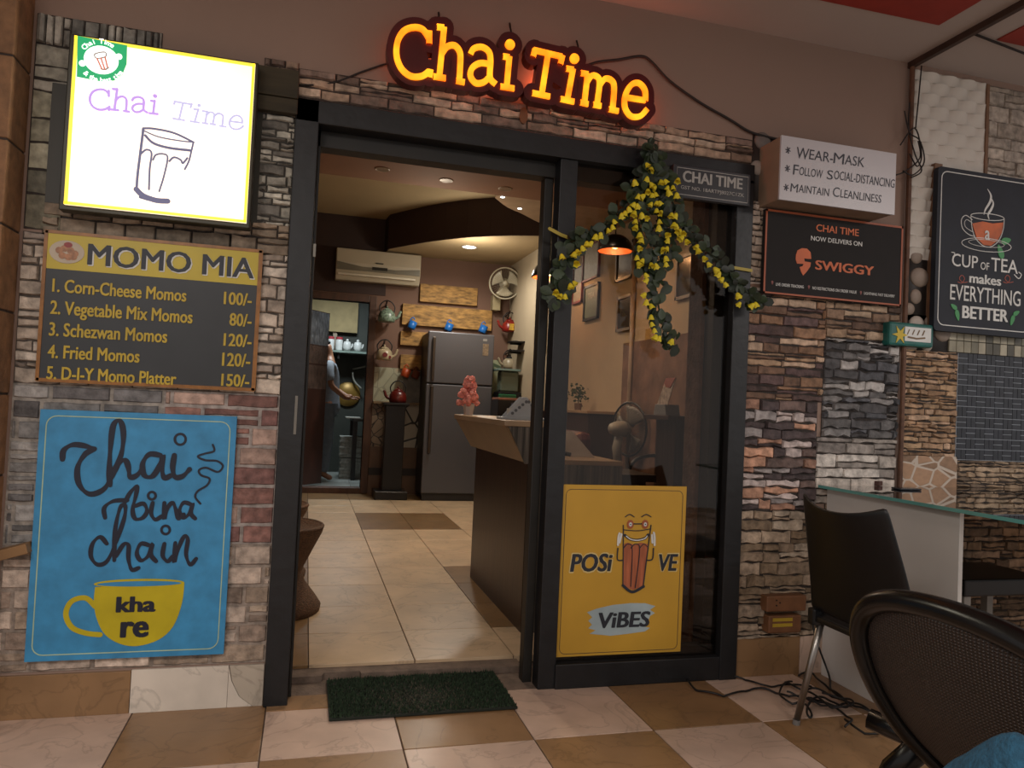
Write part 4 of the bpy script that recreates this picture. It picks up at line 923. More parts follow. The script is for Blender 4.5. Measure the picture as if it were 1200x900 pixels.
# loose wires on the upper wall
def wire(pp, y, r, label, name='wire', n=6):
    m = MB(); P = smooth_pts([at(px, py, y) for px, py in pp], n); m.tube(P, r, 6); return tag(m.build(name, mat('dark twisted wire', '1f1714', .7), smooth=True), label, 'wire')
wire([(680,80),(700,73),(725,70),(752,66),(765,74),(785,95),(820,120),(855,140),(880,155),(910,163)], -.012, .006, 'dark twisted wire from the glowing lettering to the white notice box')
wire([(455,74),(425,84),(390,97),(350,100)], -.010, .004, 'thin dark wire left of the glowing shop lettering')
s_ = thing('wire_bundle', 'bunch of hanging wires beside the white wave tiles', 'wire', tuple(at(1070, 150, -.02)))
for pp in ([(1080,77),(1077,110),(1073,150)], [(1055,170),(1072,150),(1080,180),(1075,195),(1066,180)], [(1060,130),(1066,155),(1078,165),(1083,190),(1070,205),(1058,200)], [(1066,120),(1065,150),(1072,180),(1080,200),(1068,208)], [(1050,205),(1062,200),(1078,185),(1076,165)]):
    m = MB(); m.tube(smooth_pts([at(px, py, -.03-.004*len(pp)) for px, py in pp], 6), .0035, 5); m.build('strand', MATS['dark twisted wire'], s_, smooth=True)
m = MB(); m.tube([(2.86, -.35, ZC-.012), (3.3, -.3, ZC-.03), (4.0, -.25, ZC-.012)], .006, 6); tag(m.build('ceiling_wire', MATS['dark twisted wire'], smooth=True), 'dark wire running along the ceiling edge at the right', 'wire')
# wooden stub poking out at the left edge
p0, p1 = at(4, 652, -.02), at(38, 636, -.02); m = MB(); m.box(-.05, .045, -.06, .0, -.018, .018); o = m.build('wooden_batten', mat('raw pale wood', '7d5e3c', .7, nscale=10, namt=.25, stretch=(.3, 1, 1)), bevel=.003); o.location = ((p0.x+p1.x)/2, -.012, (p0.z+p1.z)/2); o.rotation_euler = (0, -.28, 0)
tag(o, 'short raw wooden batten fixed at the left edge of the blue poster', 'batten')

# ---------------------------------------------------------------- flower garland over the shop window
gy = -.105
ga = thing('flower_garland', 'artificial vine garland with yellow flowers over the shop window', 'garland', tuple(at(768, 180, gy)))
vines = [[(765,172),(766,185),(768,200),(770,215)], [(768,205),(745,235),(715,258),(690,272),(672,288),(662,305),(658,330),(652,348)], [(770,205),(790,240),(805,270),(830,295),(850,315),(868,335),(880,350),(890,352)], [(768,200),(758,240),(752,270),(748,300),(752,310)], [(770,205),(778,240),(782,270),(782,305)], [(770,205),(772,250),(770,300),(768,330),(772,360),(778,385),(788,402)], [(765,195),(752,215),(742,230)]]
m = MB(); allp = []
for i, v in enumerate(vines):
    P = smooth_pts([at(px, py, gy+random.uniform(-.02, .015)) for px, py in v], 8); m.tube(P, .004, 5)
    w_ = 1.0 if i in (1, 2) else 1.3
    allp += [(p, w_) for p in P]
m.build('stem', mat('dark green stem', '2a331a', .7), ga)
m = MB()
def leaf(mb, p, L, dirv, nrm):
    d = dirv.normalized(); s_ = d.cross(nrm).normalized(); n_ = s_.cross(d)
    pts = [p]; 
    prof = ((.15, .45), (.4, .9), (.65, 1.0), (.85, .7)); wv = L*.36
    ls = [p + d*L*t + s_*wv*w - n_*L*.22*t*t for t, w in prof]; rs = [p + d*L*t - s_*wv*w - n_*L*.22*t*t for t, w in prof]; md = [p + d*L*t - n_*L*(.22*t*t+.06) for t, w in prof]; tip = p + d*L - n_*L*.25
    V = [p]+ls+md+rs+[tip]
    F = [(0, 1, 5), (0, 5, 9)] + [(1+i, 2+i, 6+i, 5+i) for i in range(3)] + [(5+i, 6+i, 10+i, 9+i) for i in range(3)] + [(4, 13, 8), (8, 13, 12)]
    mb.add(V, F)
for p, w_ in allp:
    for k in range(2 if w_ > 1 else 2):
        a_ = random.uniform(0, 2*PI); d = Vector((math.cos(a_), random.uniform(-.8, .1), math.sin(a_)-.35)); q = p + Vector((random.uniform(-.02, .02)*w_, random.uniform(-.015, .01), random.uniform(-.02, .02)))
        if q.x > 1.52 and q.z > 2.10: continue
        L_ = random.uniform(.035, .065); q2 = q + d.normalized()*L_
        if q2.y > -.04: d.y = -abs(d.y)-.3
        m.col = vary(lin(random.choice(['1f2d1a', '26361f', '182214', '2c3a22'])), .2); leaf(m, q, L_, d, Vector((random.uniform(-.5, .5), -1, random.uniform(-.2, .6))))
m.build('leaves', mat('fabric leaf', 'fff', .5, nscale=30, namt=.2, attr=True), ga, smooth=True)
FL = [(541,90),(560,110),(541,155),(485,170),(560,180),(575,195),(605,168),(625,165),(635,195),(660,195),(640,215),(677,230),(545,210),(500,235),(522,235),(565,230),(580,225),(683,160),(480,272),(497,278),(560,270),(585,265),(600,265),(458,293),(440,312),(425,322),(483,312),(517,320),(537,332),(585,300),(605,308),(653,320),(672,323),(488,348),(490,375),(598,350),(595,378),(390,350),(383,375),(363,390),(665,365),(675,370),(690,395),(708,402),(700,425),(722,440),(328,410),(305,420),(285,450),(265,452),(245,472),(222,488),(208,500),(508,412),(515,435),(632,410),(637,435),(505,470),(615,478),(632,475),(495,515),(520,530),(503,545),(628,520),(628,545),(560,548),(582,553),(535,595),(540,620),(770,465),(775,483),(803,518),(823,545),(855,570),(870,590),(885,615),(900,637),(530,685),(538,720),(560,738),(560,788),(563,820),(575,848),(597,885),(580,880),(655,898),(150,510),(190,645),(208,632),(125,672),(145,690),(165,692),(215,540),(958,688),(965,728),(1025,735),(1040,730)]
fm = MB(); n = 10
prof = [(.003, .016), (.010, .010), (.014, .0), (.017, -.010), (.0205, -.016)]
vv = []
for j, (r, h) in enumerate(prof):
    for k in range(n):
        a_ = 2*PI*k/n; rr = r*(1+(.16 if k % 2 else -.12)*(j/4)**2); vv.append((rr*math.cos(a_), rr*math.sin(a_), h-(.004*(k % 2) if j == 4 else 0)))
fm.add(vv, [(i*n+k, i*n+(k+1) % n, (i+1)*n+(k+1) % n, (i+1)*n+k) for i in range(4) for k in range(n)]+[tuple(range(n))])
M_fl = mat('yellow petal', 'd6c325', .6, nscale=80, namt=.15)
f0 = None
for p in FL:
    q = at(620+p[0]*.2555, 170+p[1]*.2555, gy-.035)
    if f0 is None: f0 = fm.build('flower', M_fl, None, smooth=True); f0.parent = ga; o = f0
    else: o = f0.copy(); C.objects.link(o)
    o.location = q - ga.location; o.rotation_euler = (random.uniform(-.9, .3), random.uniform(-.6, .6), random.uniform(0, 6)); o.scale = (random.uniform(.6, .8),)*3
for pp in ([(644, 268), (657, 275), (670, 280)], [(855, 313), (868, 315), (880, 317)]):
    m = MB(); P = [at(px, py, -.042) for px, py in pp]; m.ribbon([(p.x, p.z) for p in P], .014, -.044, -.040); m.build('tie_ribbon', mat('yellow ribbon', 'a8963a', .5), ga)

# ---------------------------------------------------------------- inside the shop
M_topw = mat('pale counter top', '9c8468', .35, nscale=4, namt=.12)
M_lam = stripes('grey striped laminate', '2d2a26', '6d655c', 60, rough=.4, stretch=(1, 1, .03)); M_dkw = stripes('dark brown striped laminate', '1e130d', '3a261a', 70, rough=.35, stretch=(1, 1, .03))
M_fasc = mat('brown counter fascia', '7a5f3f', .45, nscale=5, namt=.1)
ZT = 1.125; y0c, y1c = .62, 1.95
ct = thing('shop_counter', 'dark striped service counter with a slanted brown fascia', 'counter', (1.2, 1.2, FI))
m = MB(); m.prism([(1.115, FI), (1.24, FI), (1.24, .93), (1.115, .93)], y0c+.012, y1c-.1); m.build('front_panel', M_dkw, ct)
m = MB(); m.prism([(.985, ZT-.03), (1.1, .91), (1.24, .91), (1.24, ZT-.03)], y0c+.012, y1c); m.build('slanted_fascia', M_fasc, ct, bevel=.002)
m = MB(); m.prism([(1.0, ZT-.03), (1.095, .905), (1.118, .905), (1.118, FI), (1.64, FI), (1.64, .905), (1.25, .905), (1.25, ZT-.03)], y0c, y0c+.012); m.build('end_panel', M_lam, ct)
m = MB(); m.box(.975, 1.26, y0c-.01, y1c+.01, ZT-.03, ZT); m.build('counter_top', M_topw, ct, bevel=.004)
m = MB(); m.box(1.24, 1.64, y0c, 2.3, .905, .93); m.build('desk_top', M_topw, ct, bevel=.003)
m = MB(); m.box(1.60, 1.635, y0c+.012, 2.28, FI, .9); m.build('back_panel', M_dkw, ct)
m = MB(); m.box(1.642, 1.95, y0c+.22, y0c+.6, .80, .84); m.box(1.66, 1.9, y0c+.25, y0c+.27, FI, .8); o = m.build('keyboard_shelf', mat('black shelf', '16120f', .4), ct)
# things on the counter
q = flo(561, 487, ZT); 
po = thing('potted_flower', 'small white pot of pink artificial flowers on the counter', 'potted plant', (1.04, 1.80, ZT))
m = MB(); m.lathe([(.03, 0), (.042, .075), (.036, .075), (.03, .06)], po.location, n=8); m.build('pot', mat('white pot', 'c9bdb2', .4), po)
m = MB()
for _ in range(70):
    h = random.random(); r = .085*(1-h*.75); a_ = random.uniform(0, 2*PI); rr = r*math.sqrt(random.random()); m.ball(po.location+Vector((rr*math.cos(a_), rr*math.sin(a_), .075+.17*h)), .02, n=6, m=4, jit=.2)
m.build('blossom', mat('coral pink blossom', 'e8958a', .7, nscale=60, namt=.35), po)
nh = thing('napkin_holder', 'white triangular napkin holder with round holes on the counter', 'napkin holder', (1.12, .86, ZT))
for dy in (0, .07):
    m = MB(); m.prism([(1.03, ZT+.012), (1.255, ZT+.012), (1.155, ZT+.125), (1.13, ZT+.125)], .83+dy, .836+dy); m.build('side_plate', mat('white plastic', 'a3a6a8', .4), nh, bevel=.004)
m = MB(); m.box(1.01, 1.275, .815, .925, ZT, ZT+.014); m.build('base', MATS['white plastic'], nh, bevel=.003)
m = MB()
for k in range(5):
    t = k/4; x, z = 1.075+.075*t, ZT+.035+.065*t; m.disc(x, z, .0085, .827, .8305, 12); m.disc(1.235-.07*t, ZT+.035+.065*t, .0085, .827, .8305, 12)
m.build('hole_ring', mat('grey hole', '5a5c60', .5), nh)
m = MB(); m.box(1.06, 1.23, .84, .895, ZT+.014, ZT+.06); m.build('napkins', mat('paper napkin', 'b8b2a8', .9), nh)
# desk things seen through the glass
pf = MB(); q = at(684, 526, 1.0); pf.add([(1.36, .86, .935), (1.55, .8, .935), (1.47, .95, 1.07), (1.40, .98, 1.07)], [(0, 1, 2, 3)]); tag(pf.build('folded_paper', mat('white paper', 'b8aca0', .8), solid=.003), 'folded white paper standing on the counter desk behind the glass', 'paper')
m = MB(); m.tube(smooth_pts([(1.25, .8, .95), (1.3, .82, .965), (1.36, .84, .955), (1.42, .83, .945)], 5), .012, 8); m.tube(smooth_pts([(1.26, .9, .945), (1.27, .93, 1.0), (1.34, .95, 1.02), (1.40, .93, 1.0), (1.42, .9, .95)], 5), .006, 6); tag(m.build('headset', M_pl, smooth=True), 'black headset lying on the counter desk behind the glass', 'headset')
fc = at(737, 503, 2.2); RF = .205
fn = thing('pedestal_fan', 'grey fan turned away sideways behind the shop window', 'fan', (fc.x-.05, fc.y, FI))
dv = Vector((.97, .25, 0)).normalized(); sv = Vector((-dv.y, dv.x, 0)); uv = Vector((0, 0, 1))
def fan_pt(r, a_, d): return fc + dv*d + sv*r*math.cos(a_) + uv*r*math.sin(a_)
m = MB(); m.tube([fan_pt(RF, 2*PI*k/30, 0) for k in range(30)], .009, 8, closed=True); m.build('cage_ring', mat('black fan ring', '111111', .35), fn, smooth=True)
m = MB()
for k in range(40):
    a_ = 2*PI*k/40; m.tube([fan_pt(.05, a_, .05), fan_pt(.12, a_, .045), fan_pt(RF, a_, 0)], .0012, 4); m.tube([fan_pt(.05, a_, -.06), fan_pt(.14, a_, -.045), fan_pt(RF, a_, 0)], .0012, 4)
m.build('cage', mat('grey wire', '55524d', .4), fn)
for k in range(3):
    m = MB(); a0 = 2*PI*k/3
    m.grid(lambda u, v: fan_pt(.03+.15*u, a0+(v-.5)*1.3*(.6+.4*u), .02*(v-.5)*2), 6, 6); m.build('blade', mat('grey blade', '77746e', .4), fn, smooth=True, solid=.003)
m = MB(); P = [fc-dv*d for d in (.02, .05, .12, .17, .19)]; m.tube(P, [.05, .062, .058, .04, .015], 16); m.build('motor', mat('pale grey plastic', '98948a', .4), fn, smooth=True)
m = MB(); m.tube([fc-dv*.09-uv*.04, fc-dv*.11-uv*.14, fc-dv*.09-uv*.3], [.03, .036, .03], 12); m.build('neck', MATS['pale grey plastic'], fn, smooth=True)
m = MB(); m.tube([fc-dv*.09-uv*.29, Vector((fc.x-dv.x*.09, fc.y-dv.y*.09, FI+.03))], .016, 10); m.build('pole', mat('grey fan pole', '6a6761', .4), fn, smooth=True)
m = MB(); m.lathe([(.14, FI), (.145, FI+.015), (.06, FI+.04), (.03, FI+.06)], (fc.x-dv.x*.09, fc.y-dv.y*.09, 0)); m.build('base', MATS['pale grey plastic'], fn, smooth=True)
# black tube chair behind the window
bc = thing('tube_chair', 'black bent-tube chair frame behind the shop window', 'chair', (1.85, 1.65, FI))
m = MB(); P = [at(px, py, 1.45) for px, py in ((735, 590), (735, 560), (742, 542), (755, 535), (775, 535), (788, 545), (792, 562), (785, 585))]; m.tube(smooth_pts(P, 5), .0125, 8); m.build('back_frame', mat('black steel tube', '0e0d0d', .3, .3), bc, smooth=True)
p0, p1 = P[0], P[-1]
for x, y in ((p0.x, 1.45), (p1.x, 1.45), (p0.x, 1.85), (p1.x, 1.85)):
    m = MB(); m.tube([(x, y, (p0.z if y < 1.6 else .5)), (x, y, FI)], .0125, 8); m.build('leg', MATS['black steel tube'], bc, smooth=True)
m = MB(); m.box(p0.x-.02, p1.x+.02, 1.43, 1.89, .48, .52); m.build('seat', mat('black seat pad', '15110f', .6), bc, bevel=.015)
# narrow wall pedestal with brochures
wp = thing('wall_pedestal', 'dark wooden pedestal shelf by the inside wall', 'shelf', (XR, 1.45, FI))
a_ = onx(785, 487, XR); zt_ = 1.185
m = MB(); m.box(2.17, XR-.001, 1.15, 1.5, zt_-.03, zt_); m.build('shelf_board', mat('dark walnut', '33211a', .45, nscale=10, namt=.2), wp, bevel=.003)
m = MB(); m.box(2.24, XR-.001, 1.18, 1.45, FI, zt_-.03); m.build('column', M_dkw, wp)
bh = thing('brochure_stand', 'leaning brochure in a grey stand on the wooden pedestal', 'stand', (2.26, 1.35, zt_))
m = MB(); m.prism([(1.24, zt_), (1.42, zt_), (1.40, zt_+.07), (1.26, zt_+.07)], 2.2, 2.3, 'x'); m.build('holder', mat('grey acrylic', '7d8084', .4), bh, bevel=.003)
m = MB(); m.add([(2.21, 1.42, zt_+.02), (2.21, 1.27, zt_+.02), (2.24, 1.2, zt_+.24), (2.24, 1.33, zt_+.24)], [(0, 1, 2, 3)]); m.build('brochure', mat('printed leaflet', '9a8f86', .5, nscale=40, namt=.4), bh, solid=.004)
m = MB(); m.add([(2.2285, 1.25, zt_+.175), (2.2365, 1.37, zt_+.185), (2.238, 1.33, zt_+.24), (2.238, 1.2, zt_+.24)], [(0, 1, 2, 3)]); m.build('leaflet_head', mat('dull red print', '8a4c40', .5), bh, solid=.006)
m = MB(); m.lathe([(.03, zt_), (.032, zt_+.16), (.02, zt_+.2), (.012, zt_+.24), (.012, zt_+.27)], (2.36, 1.19, 0), n=14); tag(m.build('bottle', mat('grey bottle', '8a857f', .3), smooth=True), 'slim grey bottle on the wooden pedestal beside the brochures', 'bottle')
def wall_rect(name, pts, label, cat, border, c_fr, c_in, d=.025, group=None, inner=None):
    P = [onx(px, py, XR) for px, py in pts]; y0, y1 = min(p.y for p in P), max(p.y for p in P); z0, z1 = min(p.z for p in P), max(p.z for p in P)
    s_ = thing(name, label, cat, (XR, (y0+y1)/2, z0), group)
    if border:
        m = MB()
        for a in ((y0, y1, z1-border, z1), (y0, y1, z0, z0+border), (y0, y0+border, z0, z1), (y1-border, y1, z0, z1)): m.box(XR-d, XR, a[0], a[1], a[2], a[3])
        m.build('frame', c_fr, s_)
    m = MB(); m.box(XR-d*.6 if border else XR-.004, XR, y0+border*.5, y1-border*.5, z0+border*.5, z1-border*.5); m.build('sheet', c_in, s_)
    return s_, (y0, y1, z0, z1)
M_rf = mat('red picture frame', '7a2a28', .5); M_bf = mat('black picture frame', '191719', .4); M_lf = mat('pale grey frame', '7d756d', .4); M_print = mat('pale certificate print', '8f9083', .5, nscale=30, namt=.2); M_dark = mat('dark picture print', '2f2a27', .25, nscale=5, namt=.4)
wall_rect('picture_frame', [(686,291),(705,280),(701,325),(687,329)], 'tall red-framed certificate, upper one on the inside wall', 'picture', .018, M_rf, M_print)
wall_rect('picture_frame', [(674,316),(685.5,309),(683,353),(674,357)], 'red-framed certificate left of and below the other red frame', 'picture', .018, M_rf, M_print)
s_, r_ = wall_rect('picture_frame', [(687,337),(704,330),(700,373),(686,377)], 'black-framed green picture reading TEA below the red frames', 'picture', .022, M_bf, mat('dull green print', '5d6e62', .5, nscale=12, namt=.2))
def wall_text(body, yc, z, h, wd, mt, par, x=XR-.017):
    V, F = text_geo(body, .03); xs = [p[0] for p in V]; k = wd/(max(xs)-min(xs)); mx = (max(xs)+min(xs))/2; m = MB(); m.add([(x, yc-(p[0]-mx)*k, z+p[1]*h/.73) for p in V], F); m.build('lettering', mt, par)
wall_text('TEA', (r_[0]+r_[1])/2, r_[2]+.2, .055, .17, mat('pale print', '9aa396', .5), s_)
wall_rect('picture_frame', [(725,290),(745,287),(743,323),(725,331)], 'pale-framed dark picture, upper one right of the TEA picture', 'picture', .022, M_lf, M_dark)
wall_rect('picture_frame', [(726,350),(742,344),(742,386),(725,388)], 'pale-framed dark picture, lower one beside the wall pipe', 'picture', .022, M_lf, M_dark)
wall_rect('picture_frame', [(796,302),(826,294),(824,345),(794,350)], 'pale-framed dark picture nearest the right edge of the window', 'picture', .022, M_lf, M_dark)
wall_rect('picture_frame', [(632,345),(640,343),(640,411),(632,413)], 'thin black-framed certificate beside the shop lamp in the doorway', 'picture', .02, M_bf, M_print)
wall_rect('paper_notice', [(634,318),(641,316),(641,337),(634,339)], 'small yellow sheet below the black shop lamp', 'paper', 0, None, mat('yellow sheet', 'a58a2c', .6))
wall_rect('paper_notice', [(794,405),(813,402),(811,455),(793,458)], 'long printed bill pinned to the inside wall', 'paper', 0, None, mat('printed bill', 'a49180', .7, nscale=40, namt=.2))
wall_rect('paper_notice', [(764,408),(790,405),(788,432),(763,433)], 'faint wide paper notice left of the long bill', 'paper', 0, None, mat('brown paper notice', '7d6650', .8, nscale=20, namt=.2))
wall_rect('card_box', [(757,386),(772,383),(772,398),(757,400)], 'small yellow box on the inside wall below the garland', 'box', 0, None, mat('dull yellow card', '96773c', .7))
P = [onx(742, 385, XR-.02), onx(737, 470, XR-.02)]; m = MB(); m.tube([(XR-.02, 2.36, 2.6), (XR-.02, 2.36, FI)], .018, 10); struct(m.build('trim_8', mat('cream pipe', '8d7a66', .5), smooth=True))
# long ledge with sofa under it
lg = thing('wall_ledge', 'long dark wall counter with pale wooden top behind the glass', 'counter', (2.35, 3.4, FI))
m = MB(); m.box(2.2, XR-.001, 2.62, 4.6, 1.165, 1.19); m.build('top', M_topw, lg, bevel=.003)
m = MB(); m.box(2.22, XR-.001, 2.64, 4.58, FI, 1.165); m.build('front', mat('dark ledge front', '33201a', .5, nscale=6, namt=.2), lg)
so = thing('sofa', 'dark maroon sofa behind the counter below the wall counter', 'sofa', (2.0, 3.2, FI))
m = MB(); m.box(1.72, 2.2, 2.45, 4.1, .15, .5); m.build('seat', mat('maroon leatherette', '4a1a1a', .4, nscale=10, namt=.2), so, bevel=.05)
m = MB(); m.box(2.04, 2.2, 2.45, 4.1, .48, 1.02); m.build('backrest', MATS['maroon leatherette'], so, bevel=.06)
for x in (1.78, 2.14):
    for y in (2.52, 4.03):
        m = MB(); m.box(x-.03, x+.03, y-.03, y+.03, FI, .16); m.build('foot', mat('dark walnut', '33211a'), so)
pl = thing('small_plant', 'small dark green plant on the wall counter behind the glass', 'plant', (2.3, 3.1, 1.19))
m = MB(); m.lathe([(.03, 1.19), (.035, 1.25), (.03, 1.25)], (2.3, 3.1, 0), n=12); m.build('pot', mat('brown pot', '5d4634', .6), pl)
m = MB()
for _ in range(90):
    p = Vector((2.3, 3.1, 1.33)) + Vector((random.gauss(0, .035), random.gauss(0, .035), random.gauss(0, .035))); leaf(m, p, .03, Vector((random.uniform(-1, 1), random.uniform(-1, 1), random.uniform(-.4, 1))), Vector((.3, -1, .4)))
m.tube([(2.3, 3.1, 1.24), (2.3, 3.1, 1.33)], .004, 5); m.build('leaves', mat('dark plant leaf', '25381f', .6), pl)

# pendant dome lamps
def dome(label, x, y, z, r, pw):
    s_ = thing('pendant_lamp', label, 'lamp', (x, y, z)); n = 28
    prof = [(r*math.sin(a_), r*math.cos(a_)*.95) for a_ in [PI/2*k/10 for k in range(11)]]
    m = MB(); vv = [(x+a_*math.cos(2*PI*k/n), y+a_*math.sin(2*PI*k/n), z+h) for a_, h in [(max(a_, .012), h) for a_, h in prof] for k in range(n)]
    m.add(vv, [(i*n+k, i*n+(k+1) % n, (i+1)*n+(k+1) % n, (i+1)*n+k) for i in range(10) for k in range(n)]); m.build('shade', mat('black enamel', '0f0e0f', .3), s_, smooth=True, solid=.004)
    m = MB(); m.add([(a.x, a.y, a.z) for a in [Vector((x+(q[0]-x)*.96, y+(q[1]-y)*.96, z+(q[2]-z)*.96)) for q in vv]], [(i*n+k, i*n+(k+1) % n, (i+1)*n+(k+1) % n, (i+1)*n+k) for i in range(10) for k in range(n)]); m.build('shade_lining', mat('orange copper lining', '9a4f24', .45), s_, smooth=True)
    m = MB(); m.ball((x, y, z+r*.35), r*.22); m.build('bulb', emis('warm bulb', 'ffb060', 1.2), s_, smooth=True)
    m = MB(); m.tube([(x, y, z+r*.94), (x, y, 3.44)], .004, 6); m.build('cord', mat('black cord', '0e0e0e', .6), s_)
    point('pendant_light', (x, y, z+r*.1), pw, (1, .6, .28), .03)
q = at(641, 318, 3.55); dome('black dome pendant lamp glowing orange in the doorway', q.x+.03, 3.55, q.z-.06, .17, 9)
q = at(721, 285, 2.0); dome('black dome pendant lamp behind the window garland', q.x, 2.0, q.z-.06, .13, 4)

# recessed downlights
def downlight(label, x, y, z, r, e, pw=0, group=None):
    s_ = thing('downlight', label, 'ceiling light', (x, y, z), group)
    m = MB(); m.tube([(x+r*math.cos(2*PI*k/24), y+r*math.sin(2*PI*k/24), z) for k in range(24)], r*.12, 6, closed=True); m.build('ring', mat('pale light ring', '9a8872', .4), s_, smooth=True)
    m = MB(); m.lathe([(r*.05, z+.002), (r, z+.002), (r, z-.004), (r*.05, z-.004)], (x, y, 0)); m.build('lens', emis('lit lens', 'f4ffff', e) if e else mat('unlit lens', '7d6a55', .3), s_)
for px, py, lab in ((448, 198, 'unlit downlight, leftmost on the brown front soffit'), (523, 211, 'unlit downlight, middle one on the brown front soffit'), (592, 221, 'unlit downlight, rightmost on the brown front soffit')):
    q = flo(px, py, 2.75); downlight(lab, q.x, q.y, 2.749, .045, 0)
q = flo(550, 289, 3.02); downlight('bright white downlight on the lower ceiling at the back', q.x, q.y, 3.019, .085, 9)
for px, py, lab in ((589, 230.5, 'tiny lit downlight, left one on the curved cream soffit'), (609, 244, 'tiny lit downlight, right one on the curved cream soffit')):
    q = flo(px, py, 2.75); downlight(lab, q.x, q.y, 2.749, .016, 5)

# air conditioner
a_, b_ = at(393, 325, W-.2), at(493, 318, W-.2); ax0, ax1 = a_.x, b_.x; az0, az1 = at(440, 330, W-.2).z, at(440, 294, W-.2).z
ac = thing('air_conditioner', 'white wall air conditioner above the kitchen doorway', 'air conditioner', ((ax0+ax1)/2, W, az0))
hh = az1-az0
m = MB(); m.prism([(W-.001, az0), (W-.13, az0), (W-.2, az0+.3*hh), (W-.21, az0+.55*hh), (W-.2, az1), (W-.001, az1)], ax0, ax1, 'x'); m.build('body', mat('ivory plastic', 'b5a992', .4, nscale=2, namt=.04), ac, bevel=.012)
m = MB()
for k in range(12):
    pass
pts = [(ax0+.01, az0+.56*hh), (ax0+.3*(ax1-ax0), az0+.44*hh), (ax0+.7*(ax1-ax0), az0+.42*hh), (ax1-.01, az0+.5*hh), (ax1-.01, az0+.3*hh), (ax0+.01, az0+.3*hh)]
m.prism(pts, W-.216, W-.205); m.build('grey_band', mat('grey plastic band', '6c6656', .4), ac)
m = MB(); m.box(ax0+.03, ax1-.06, W-.2, W-.165, az0+.14*hh, az0+.2*hh); m.build('louvre', mat('white louvre', 'cabfa9', .4), ac)
m = MB(); m.box(ax0+.42*(ax1-ax0), ax0+.6*(ax1-ax0), W-.219, W-.216, az0+.36*hh, az0+.46*hh); m.build('display', mat('dark display', '25231f', .3), ac)
m = MB(); cx_ = (ax0+ax1)/2; m.box(cx_-.045, cx_+.05, W-.2195, W-.205, az0+.57*hh, az0+.605*hh); m.build('badge', mat('dark display', '25231f'), ac)

# OSB boards on the back wall
M_osb = mat('OSB chipboard', '96703a', .7, nscale=22, namt=.55, bump=.3, stretch=(.5, 1, 1.6))
def osb(px0, py0, px1, py1, label, d=.05):
    a_, b_ = at(px0, py1, W-d), at(px1, py0, W-d); m = MB(); m.box(a_.x, b_.x, W-d, W-.0, a_.z, b_.z); o = m.build('chipboard_panel', M_osb, bevel=.003); return tag(o, label, 'board'), a_.x, b_.x, a_.z, b_.z
osb(492, 338, 560, 353, 'short chipboard panel, topmost on the back wall')
_, ox0, ox1, oz0, oz1 = osb(471, 364, 577, 380, 'long chipboard panel with three blue mugs hanging')
osb(469, 390, 504, 404, 'short chipboard panel just left of the fridge top')
osb(469, 417, 500, 432, 'small chipboard panel above the orange mugs')
def mug(px, py, y, label, color, r=.05, name='mug'):
    q = at(px, py, y); s_ = thing(name, label, 'mug', tuple(q)); h = r*1.9; th = .35
    m = MB(); m.lathe([(r*.9, -h/2), (r, -h*.45), (r, h/2), (r*.88, h/2), (r*.85, -h*.4)], n=20)
    for v in m.v: x, z = v.x, v.z; v.x = x*math.cos(th)+z*math.sin(th); v.z = -x*math.sin(th)+z*math.cos(th); v += q
    m.build('cup', color, s_, smooth=True)
    m = MB(); P = [Vector((-.02+r*.2*0, 0, h*.3)), Vector((-.02, -.0, h*.55+.02)), Vector((.01, 0, h*.7+.03)), Vector((.03, 0, h*.5+.02))]; m.tube(smooth_pts([p+q for p in P], 5), r*.14, 8); m.build('handle', color, s_, smooth=True)
    return s_
M_blue = mat('blue enamel', '1d63ad', .35, nscale=4, namt=.05); M_orm = mat('orange enamel', 'a8441c', .4)
for px, lab in ((483, 'blue mug on the chipboard, leftmost of three'), (526, 'blue mug on the chipboard, middle of three'), (566, 'blue mug on the chipboard, right one nearest the wall fan')):
    mug(px, 381+(px-483)*.06, W-.12, lab, M_blue)
    q = at(px, 376+(px-483)*.06, W-.03)
m = MB()
mug(475.5, 437, W-.1, 'bright orange mug hanging beside the fridge', M_orm, .055); mug(487, 439, W-.1, 'shaded orange mug, the one closer to the fridge', mat('shaded orange enamel', '6a3018', .5), .05)  # the second mug's shade is put into its darker enamel colour

# fridge
fx0, fx1 = at(498, 480, 5.62).x, at(577, 450, 5.62).x; fz1 = at(540, 390, 5.62).z; fyf = 5.62
fg = thing('refrigerator', 'grey two-door refrigerator at the back of the shop', 'refrigerator', ((fx0+fx1)/2, 5.9, FI))
M_fr = mat('grey steel skin', '5b5b60', .42, .35, nscale=2, namt=.05); M_fd = mat('dark fridge side', '2d2b2b', .5)
zsp = at(540, 451, fyf).z
m = MB(); m.box(fx0+.01, fx1-.01, fyf+.06, W-.06, FI+.06, fz1-.01); m.build('cabinet', M_fd, fg, bevel=.01)
m = MB(); m.box(fx0, fx1, fyf, fyf+.06, zsp+.006, fz1); fd1 = m.build('door', M_fr, fg, bevel=.012)
m = MB(); m.box(fx0, fx1, fyf, fyf+.06, FI+.09, zsp-.006); fd2 = m.build('door', M_fr, fg, bevel=.012)
M_hd = mat('dark steel handle', '4a4038', .35, .5)
m = MB(); m.box(fx0+.05, fx0+.085, fyf-.035, fyf, zsp+.03, fz1-.07); m.build('handle', M_hd, fd1, bevel=.008)
m = MB(); m.box(fx0+.05, fx0+.085, fyf-.035, fyf, zsp-.82, zsp-.03); m.build('handle', M_hd, fd2, bevel=.008)
m = MB(); m.box(fx0+.02, fx1-.02, fyf+.05, fyf+.12, FI, FI+.085); m.build('plinth', M_fd, fg)
